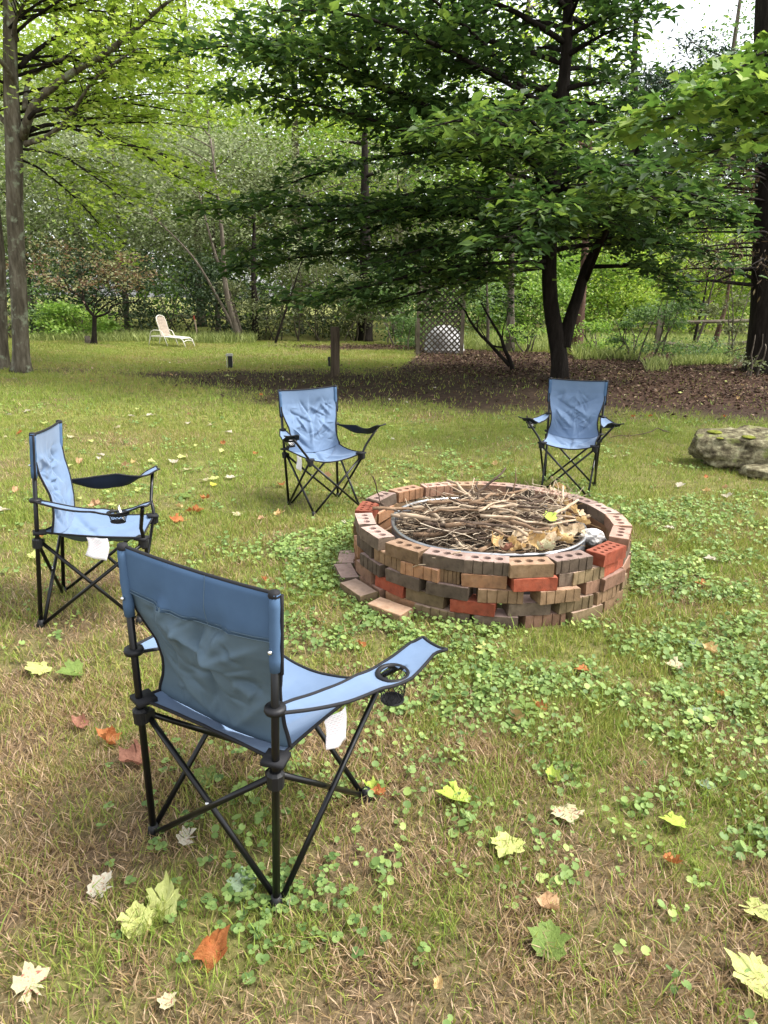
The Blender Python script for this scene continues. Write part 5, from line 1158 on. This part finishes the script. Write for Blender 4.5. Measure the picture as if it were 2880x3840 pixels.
def bush(u, Y, w, h, n, ls, p, label, seed, z0=0, stems=5, cat='shrub', name='leafy_shrub', group='shrubs along the edge of the wood', d=None, k=None):
    x = XU(u, Y); o = empty(name, (0, 0, 0)); tag(o, label, cat, group); cr = Crown(seed); rs = cr.rs
    clump(cr, (x, Y, z0+h*.52), (w, d or w*.8, h), n, ls, .5, k, .7, .35)
    mb = MB()
    for j in range(stems): a = (x+rs.normal()*w*.10, Y+rs.normal()*w*.1, -.05); b_ = (x+rs.normal()*w*.24, Y+rs.normal()*w*.2, z0+h*rs.uniform(.6, .9)); mb.tube(crooked(a, b_, 6, .04, rs), np.linspace(.025, .008, 6), 5)
    mb.build('stem', bark_grey, o, True); cr.build(T_quad, TF_quad, pal[p], o, 'foliage'); return o
def tree(u, Y, h, w, n, ls, p, label, seed, trunk_r=.16, crown0=.25, bark=bark_grey, lean=0, k=None):
    x = XU(u, Y); o = empty('woodland_tree'); tag(o, label, 'tree', 'trees of the wood behind the lawn'); cr = Crown(seed); rs = cr.rs
    trunkmesh([(x, Y, -.05), (x+lean*.2, Y, h*.25), (x+lean*.55, Y, h*.55), (x+lean, Y, h*.92)], [trunk_r, trunk_r*.85, trunk_r*.6, trunk_r*.2], bark, o, 10, .2, seed=seed)
    zc_ = h*(crown0+1)/2
    for j in range(8):
        z = h*(crown0+.08+.5*j/8); a = rs.uniform(0, 6.28); limb(curve((x+lean*z/h, Y, z), (math.cos(a), math.sin(a), .5), w*.42, 6, .2, rs, .08), trunk_r*.32, .012, bark, o, 5)
    clump(cr, (x+lean*.7, Y, zc_), (w, w*.9, h*(1-crown0)), n, ls, .5, k, .6, .25); cr.build(T_quad, TF_quad, pal[p], o, 'crown'); return o
S = 200
for u, Y, h, w, n, ls, p, lab in (
    (-150, 30, 15, 9, 13000, .17, 'yellow', 'sunlit yellow-green tree behind the left maple trunk'), (330, 31, 16, 9, 15000, .17, 'yellow', 'tall yellow-green tree above the small bronze tree'), (760, 32, 16.5, 9, 15000, .17, 'yellow', 'tall bright green tree above the sun lounger'),
    (1120, 31, 17, 9, 15000, .17, 'yellow', 'tall yellow-green tree rising above the wooden post'), (1500, 34, 17, 9, 13000, .18, 'bright', 'tall bright tree behind the crown of the dark maple'), (1900, 33, 17, 8, 12000, .18, 'yellow', 'tall sunlit tree behind the forked maple stem'),
    (2120, 36, 14.5, 6, 8000, .18, 'mid', 'tall mid green tree just left of the sky gap'), (2540, 38, 7.5, 8, 8000, .18, 'mid', 'lower mid green tree under the sky gap'), (2600, 31, 14.5, 5.5, 3600, .16, 'mid', 'thin tall tree whose airy crown stands in the sky gap'), (2920, 33, 15.5, 6, 7000, .17, 'mid', 'tall mid green tree behind the spruce at right'),
    (130, 25.5, 8.2, 6.0, 17000, .115, 'silver', 'silvery green small-leaved tree right of the left maple trunk'), (480, 26, 8.0, 6.0, 18000, .115, 'silver', 'silvery green small-leaved tree above the sun lounger back'), (820, 25.5, 7.6, 5.6, 17000, .115, 'silver', 'silvery green tree over the leaning poles'), (1130, 26, 6.6, 5.2, 12000, .115, 'olive', 'olive green tree behind the wooden post'), (1480, 26, 6.2, 5, 8000, .12, 'olive', 'olive green tree left of the lattice'), (-220, 25, 7, 5, 5000, .12, 'silver', 'silvery green tree at the far left behind the second trunk')):
    S += 1; tree(u, Y, h, w, n, ls, p, lab, S, .20 if h > 9 else .10, .22 if h > 9 else .16)
for u, Y, w, h, n, ls, p, lab in (
    (60, 21.5, 2.6, 1.5, 2600, .10, 'mid', 'weedy green shrub beside the left maple trunk'), (300, 21, 2.2, 1.0, 3200, .11, 'bright', 'broad-leaved bright shrub at the foot of the small bronze tree'), (180, 23, 3.4, 2.6, 4200, .10, 'dark', 'dark evergreen shrub behind the small bronze tree, left one'), (460, 23, 3.4, 2.5, 5000, .10, 'dark', 'dark evergreen shrub behind the sun lounger'),
    (680, 22.6, 3.2, 2.6, 4600, .10, 'dark', 'dark evergreen shrub behind the red-tipped stake'), (860, 22.8, 2.8, 2.4, 3600, .10, 'dark', 'dark shrub round the foot of the leaning poles'), (1010, 21.6, 2.4, 2.5, 2600, .09, 'olive', 'thin olive shrub behind the path light'), (1180, 21.4, 2.4, 2.6, 2600, .09, 'olive', 'thin olive shrub behind the wooden post'), (1330, 22, 2.4, 2.4, 2600, .10, 'olive', 'thin olive shrub right of the wooden post'), (1480, 20.4, 2.0, 1.7, 2600, .09, 'mid', 'green shrub left of the lattice post'), (1240, 24, 4, 3.2, 4200, .11, 'dark', 'dark shrub mass behind the thin olive shrubs'), (1650, 23, 4.5, 3.0, 4200, .11, 'mid', 'mid green shrub behind the lattice'),
    (1830, 28, 4.4, 3.4, 6500, .13, 'bright', 'bright shrub seen right of the lattice'), (2020, 27.5, 3.9, 3.2, 5500, .13, 'bright', 'bright shrub behind the forked maple trunk'), (2190, 29, 4.8, 4.6, 8000, .13, 'bright', 'bright leafy shrub right of the forked trunk'), (2400, 28, 4.8, 4.0, 8000, .12, 'yellow', 'sunlit shrub in the clearing behind the sapling'), (2600, 30, 5.2, 4.8, 8000, .13, 'yellow', 'sunlit tall shrub behind the rail fence'), (2800, 29, 4.2, 4.4, 4600, .13, 'bright', 'bright shrub behind the spruce trunk'), (3020, 27, 4, 4, 2500, .13, 'bright', 'bright shrub past the spruce at the right edge'), (2320, 34, 7, 7.5, 6000, .15, 'bright', 'big bright shrub far behind the clearing, left one'), (2700, 35, 7, 7.5, 6000, .15, 'yellow', 'big sunlit shrub far behind the clearing, right one'), (1960, 34, 7, 6.5, 5000, .15, 'yellow', 'big sunlit shrub far behind the forked trunk')):
    S += 1; bush(u, Y, w, h, n, ls, p, lab, S)
for u, Y, w, h, n, ls, p, lab in ((2240, 18.2, 1.7, 1.0, 1500, .075, 'bright', 'low bright weedy shrub right of the forked trunk'), (2370, 17.2, 1.3, 1.2, 1300, .07, 'mid', 'low mid green shrub left of the leafy sapling'), (1965, 19.2, 1.5, .9, 1200, .075, 'bright', 'low bright shrub behind the forked trunk'), (2650, 16.6, 1.7, .55, 1300, .06, 'mid', 'low green clump on the litter before the spruce'), (1560, 18.6, 1.3, .9, 1200, .07, 'mid', 'low green shrub at the left lattice post')):
    S += 1; bush(u, Y, w, h, n, ls, p, lab, S)
# leafy sapling by the rail fence
bush(2475, 16.2, 1.15, 2.1, 1500, .075, 'mid', 'slim leafy sapling in front of the rail fence', 301, .05, 4, 'sapling', 'leafy_sapling', None)
bush(2740, 18.8, 1.6, 1.5, 900, .09, 'olive', 'drooping olive sapling beside the spruce trunk', 302, .5, 3, 'sapling', 'leafy_sapling', None)
bush(2840, 13.3, .7, 1.0, 260, .06, 'olive', 'wispy young plant at the foot of the spruce', 303, 0, 3, 'plant', 'young_plant', None)
# slim bare trunks and leaning poles
def pole(pts, Y, r, bark, label, seed, name='slender_tree'):
    o = empty(name); tag(o, label, 'tree', 'slim trunks at the edge of the wood'); P = [AT(u, v, Y+dy) for u, v, dy in pts]; P[0][2] = min(P[0][2], -.03); trunkmesh(P, [r, r*.85, r*.6, r*.3], bark, o, 8, .2, seed=seed)
    cr = Crown(seed)
    for j in range(5): t = curve(P[-1]*(.6+.1*j)+P[-2]*(.4-.1*j), (cr.rs.normal(), cr.rs.normal(), .6), 1.2, 5, .2, cr.rs, .1); limb(t, r*.25, .006, bark, o, 5, 'branch'); cr.bough(t, .01, .10, per=16, twl=.6, val=.5, start=.1, tn=8)
    cr.build(T_quad, TF_quad, pal['silver'], o, 'foliage'); return o
pole([(905, 1290, 0), (850, 1100, 0), (830, 850, 0), (790, 520, .3)], 20.6, .085, bark_grey, 'grey trunk leaning left at the edge of the wood, thickest of the poles', 401)
pole([(900, 1280, .3), (835, 1150, .3), (720, 960, .3), (560, 800, .3)], 20.9, .05, bark_grey, 'thin pale pole leaning far to the left above the sun lounger', 402)
pole([(915, 1290, .2), (870, 1130, .2), (800, 930, .2), (740, 700, .2)], 21.2, .06, bark_grey, 'pale pole between the two other leaning trunks', 403)
pole([(1028, 1300, 0), (1060, 1200, 0), (1100, 1080, 0), (1140, 950, 0)], 19.8, .035, bark_dark, 'thin dark stem leaning right behind the path light', 404)
pole([(960, 1285, 0), (955, 1150, 0), (950, 1000, 0), (955, 800, 0)], 21.5, .11, bark_dark, 'dark upright trunk just right of the leaning poles', 405)
pole([(1365, 1262, 0), (1372, 1100, 0), (1370, 900, 0), (1368, 500, 0)], 22.5, .26, bark_dark, 'thick dark trunk in the wood right of the wooden post', 406)
pole([(1912, 1312, 0), (1914, 1200, 0), (1918, 1000, 0), (1918, 500, 0)], 19.5, .13, bark_grey, 'grey-brown trunk between the bare shrub and the forked maple', 407)
pole([(2160, 1312, 0), (2172, 1200, 0), (2190, 1000, 0), (2215, 500, 0)], 19.5, .17, bark_pine, 'red-brown pine trunk just behind the forked maple', 408)
pole([(1828, 1315, 0), (1830, 1200, 0), (1826, 1100, 0), (1822, 900, 0)], 20, .05, bark_grey, 'thin stem standing right of the lattice', 409)
pole([(2598, 1300, 0), (2615, 1220, 0), (2640, 1120, 0), (2660, 1000, 0)], 21.5, .05, bark_dark, 'dark forked stem behind the rail fence, left one', 410)
pole([(2600, 1300, .2), (2640, 1210, .2), (2665, 1100, .2), (2700, 980, .2)], 21.5, .045, bark_grey, 'grey slanting stem behind the rail fence, middle one', 411)
pole([(2672, 1305, 0), (2700, 1220, 0), (2725, 1130, 0), (2740, 1000, 0)], 20.8, .085, bark_pine, 'reddish slanting stem behind the rail fence, right one', 412)
pole([(2370, 1000, 12), (2375, 500, 12), (2380, 200, 12), (2395, -100, 12)], 20.0, .2, bark_dark, 'tall straight trunk standing against the sky gap', 413)
# tall grass along the edge of the wood and in the clearing
tg_m = leafmat('tall_grass', [(0, (.15, .19, .06)), (.5, (.25, .30, .09)), (1, (.42, .45, .18))], .35, .6, .2)
def tallgrass(boxes, name, label):
    xs, ys, hs_ = [], [], []
    for u0, u1, y0, y1, n, h in boxes:
        y = rng.uniform(y0, y1, n); u = rng.uniform(u0, u1, n); xs.append(np.array([XU(a, b_) for a, b_ in zip(u, y)])); ys.append(y); hs_.append(h*(.5+.7*rng.random(n)))
    x, y, h = map(np.concatenate, (xs, ys, hs_)); n = len(x); V, F, k = blades(x, y, h, .018+.012*rng.random(n), .2+.6*rng.random(n), 2)
    tag(big(name, V, F, tg_m, var=np.repeat(rng.random(n), k)), label, 'grass', kind='stuff')
tallgrass([(60, 460, 19.9, 21.8, 2400, .26), (460, 960, 19.9, 21.8, 2600, .30)], 'tall_grass', 'tall unmown grass in front of the left shrubs')
tallgrass([(1720, 3000, 19.5, 29, 13000, .36), (2160, 2420, 16.8, 19.5, 1400, .34), (2540, 2760, 15.4, 17, 1500, .22), (2440, 2520, 14.2, 15.5, 260, .3)], 'meadow_grass', 'tall bright grass of the clearing behind the trees on the right')
# the wood far behind reads as one mass
cr = Crown(500)
for u in np.linspace(-900, 3800, 34):
    hh = 6.5 if 2250 < u < 2800 else 13; x = XU(u, 46); clump(cr, (x, 46+cr.rs.normal()*2, hh/2), (8.5, 5, hh*1.05), 2600, .45, .5, 22, .8, .15)
fwd = big('far_wood', *leaves(T_quad, TF_quad, np.concatenate(cr.P), np.concatenate(cr.N), np.concatenate(cr.T), np.concatenate(cr.S))[:2], pal['bright'], var=np.concatenate(cr.W))
tag(fwd, 'far-off green wood closing the view behind everything', 'wood', kind='stuff')
#@@END
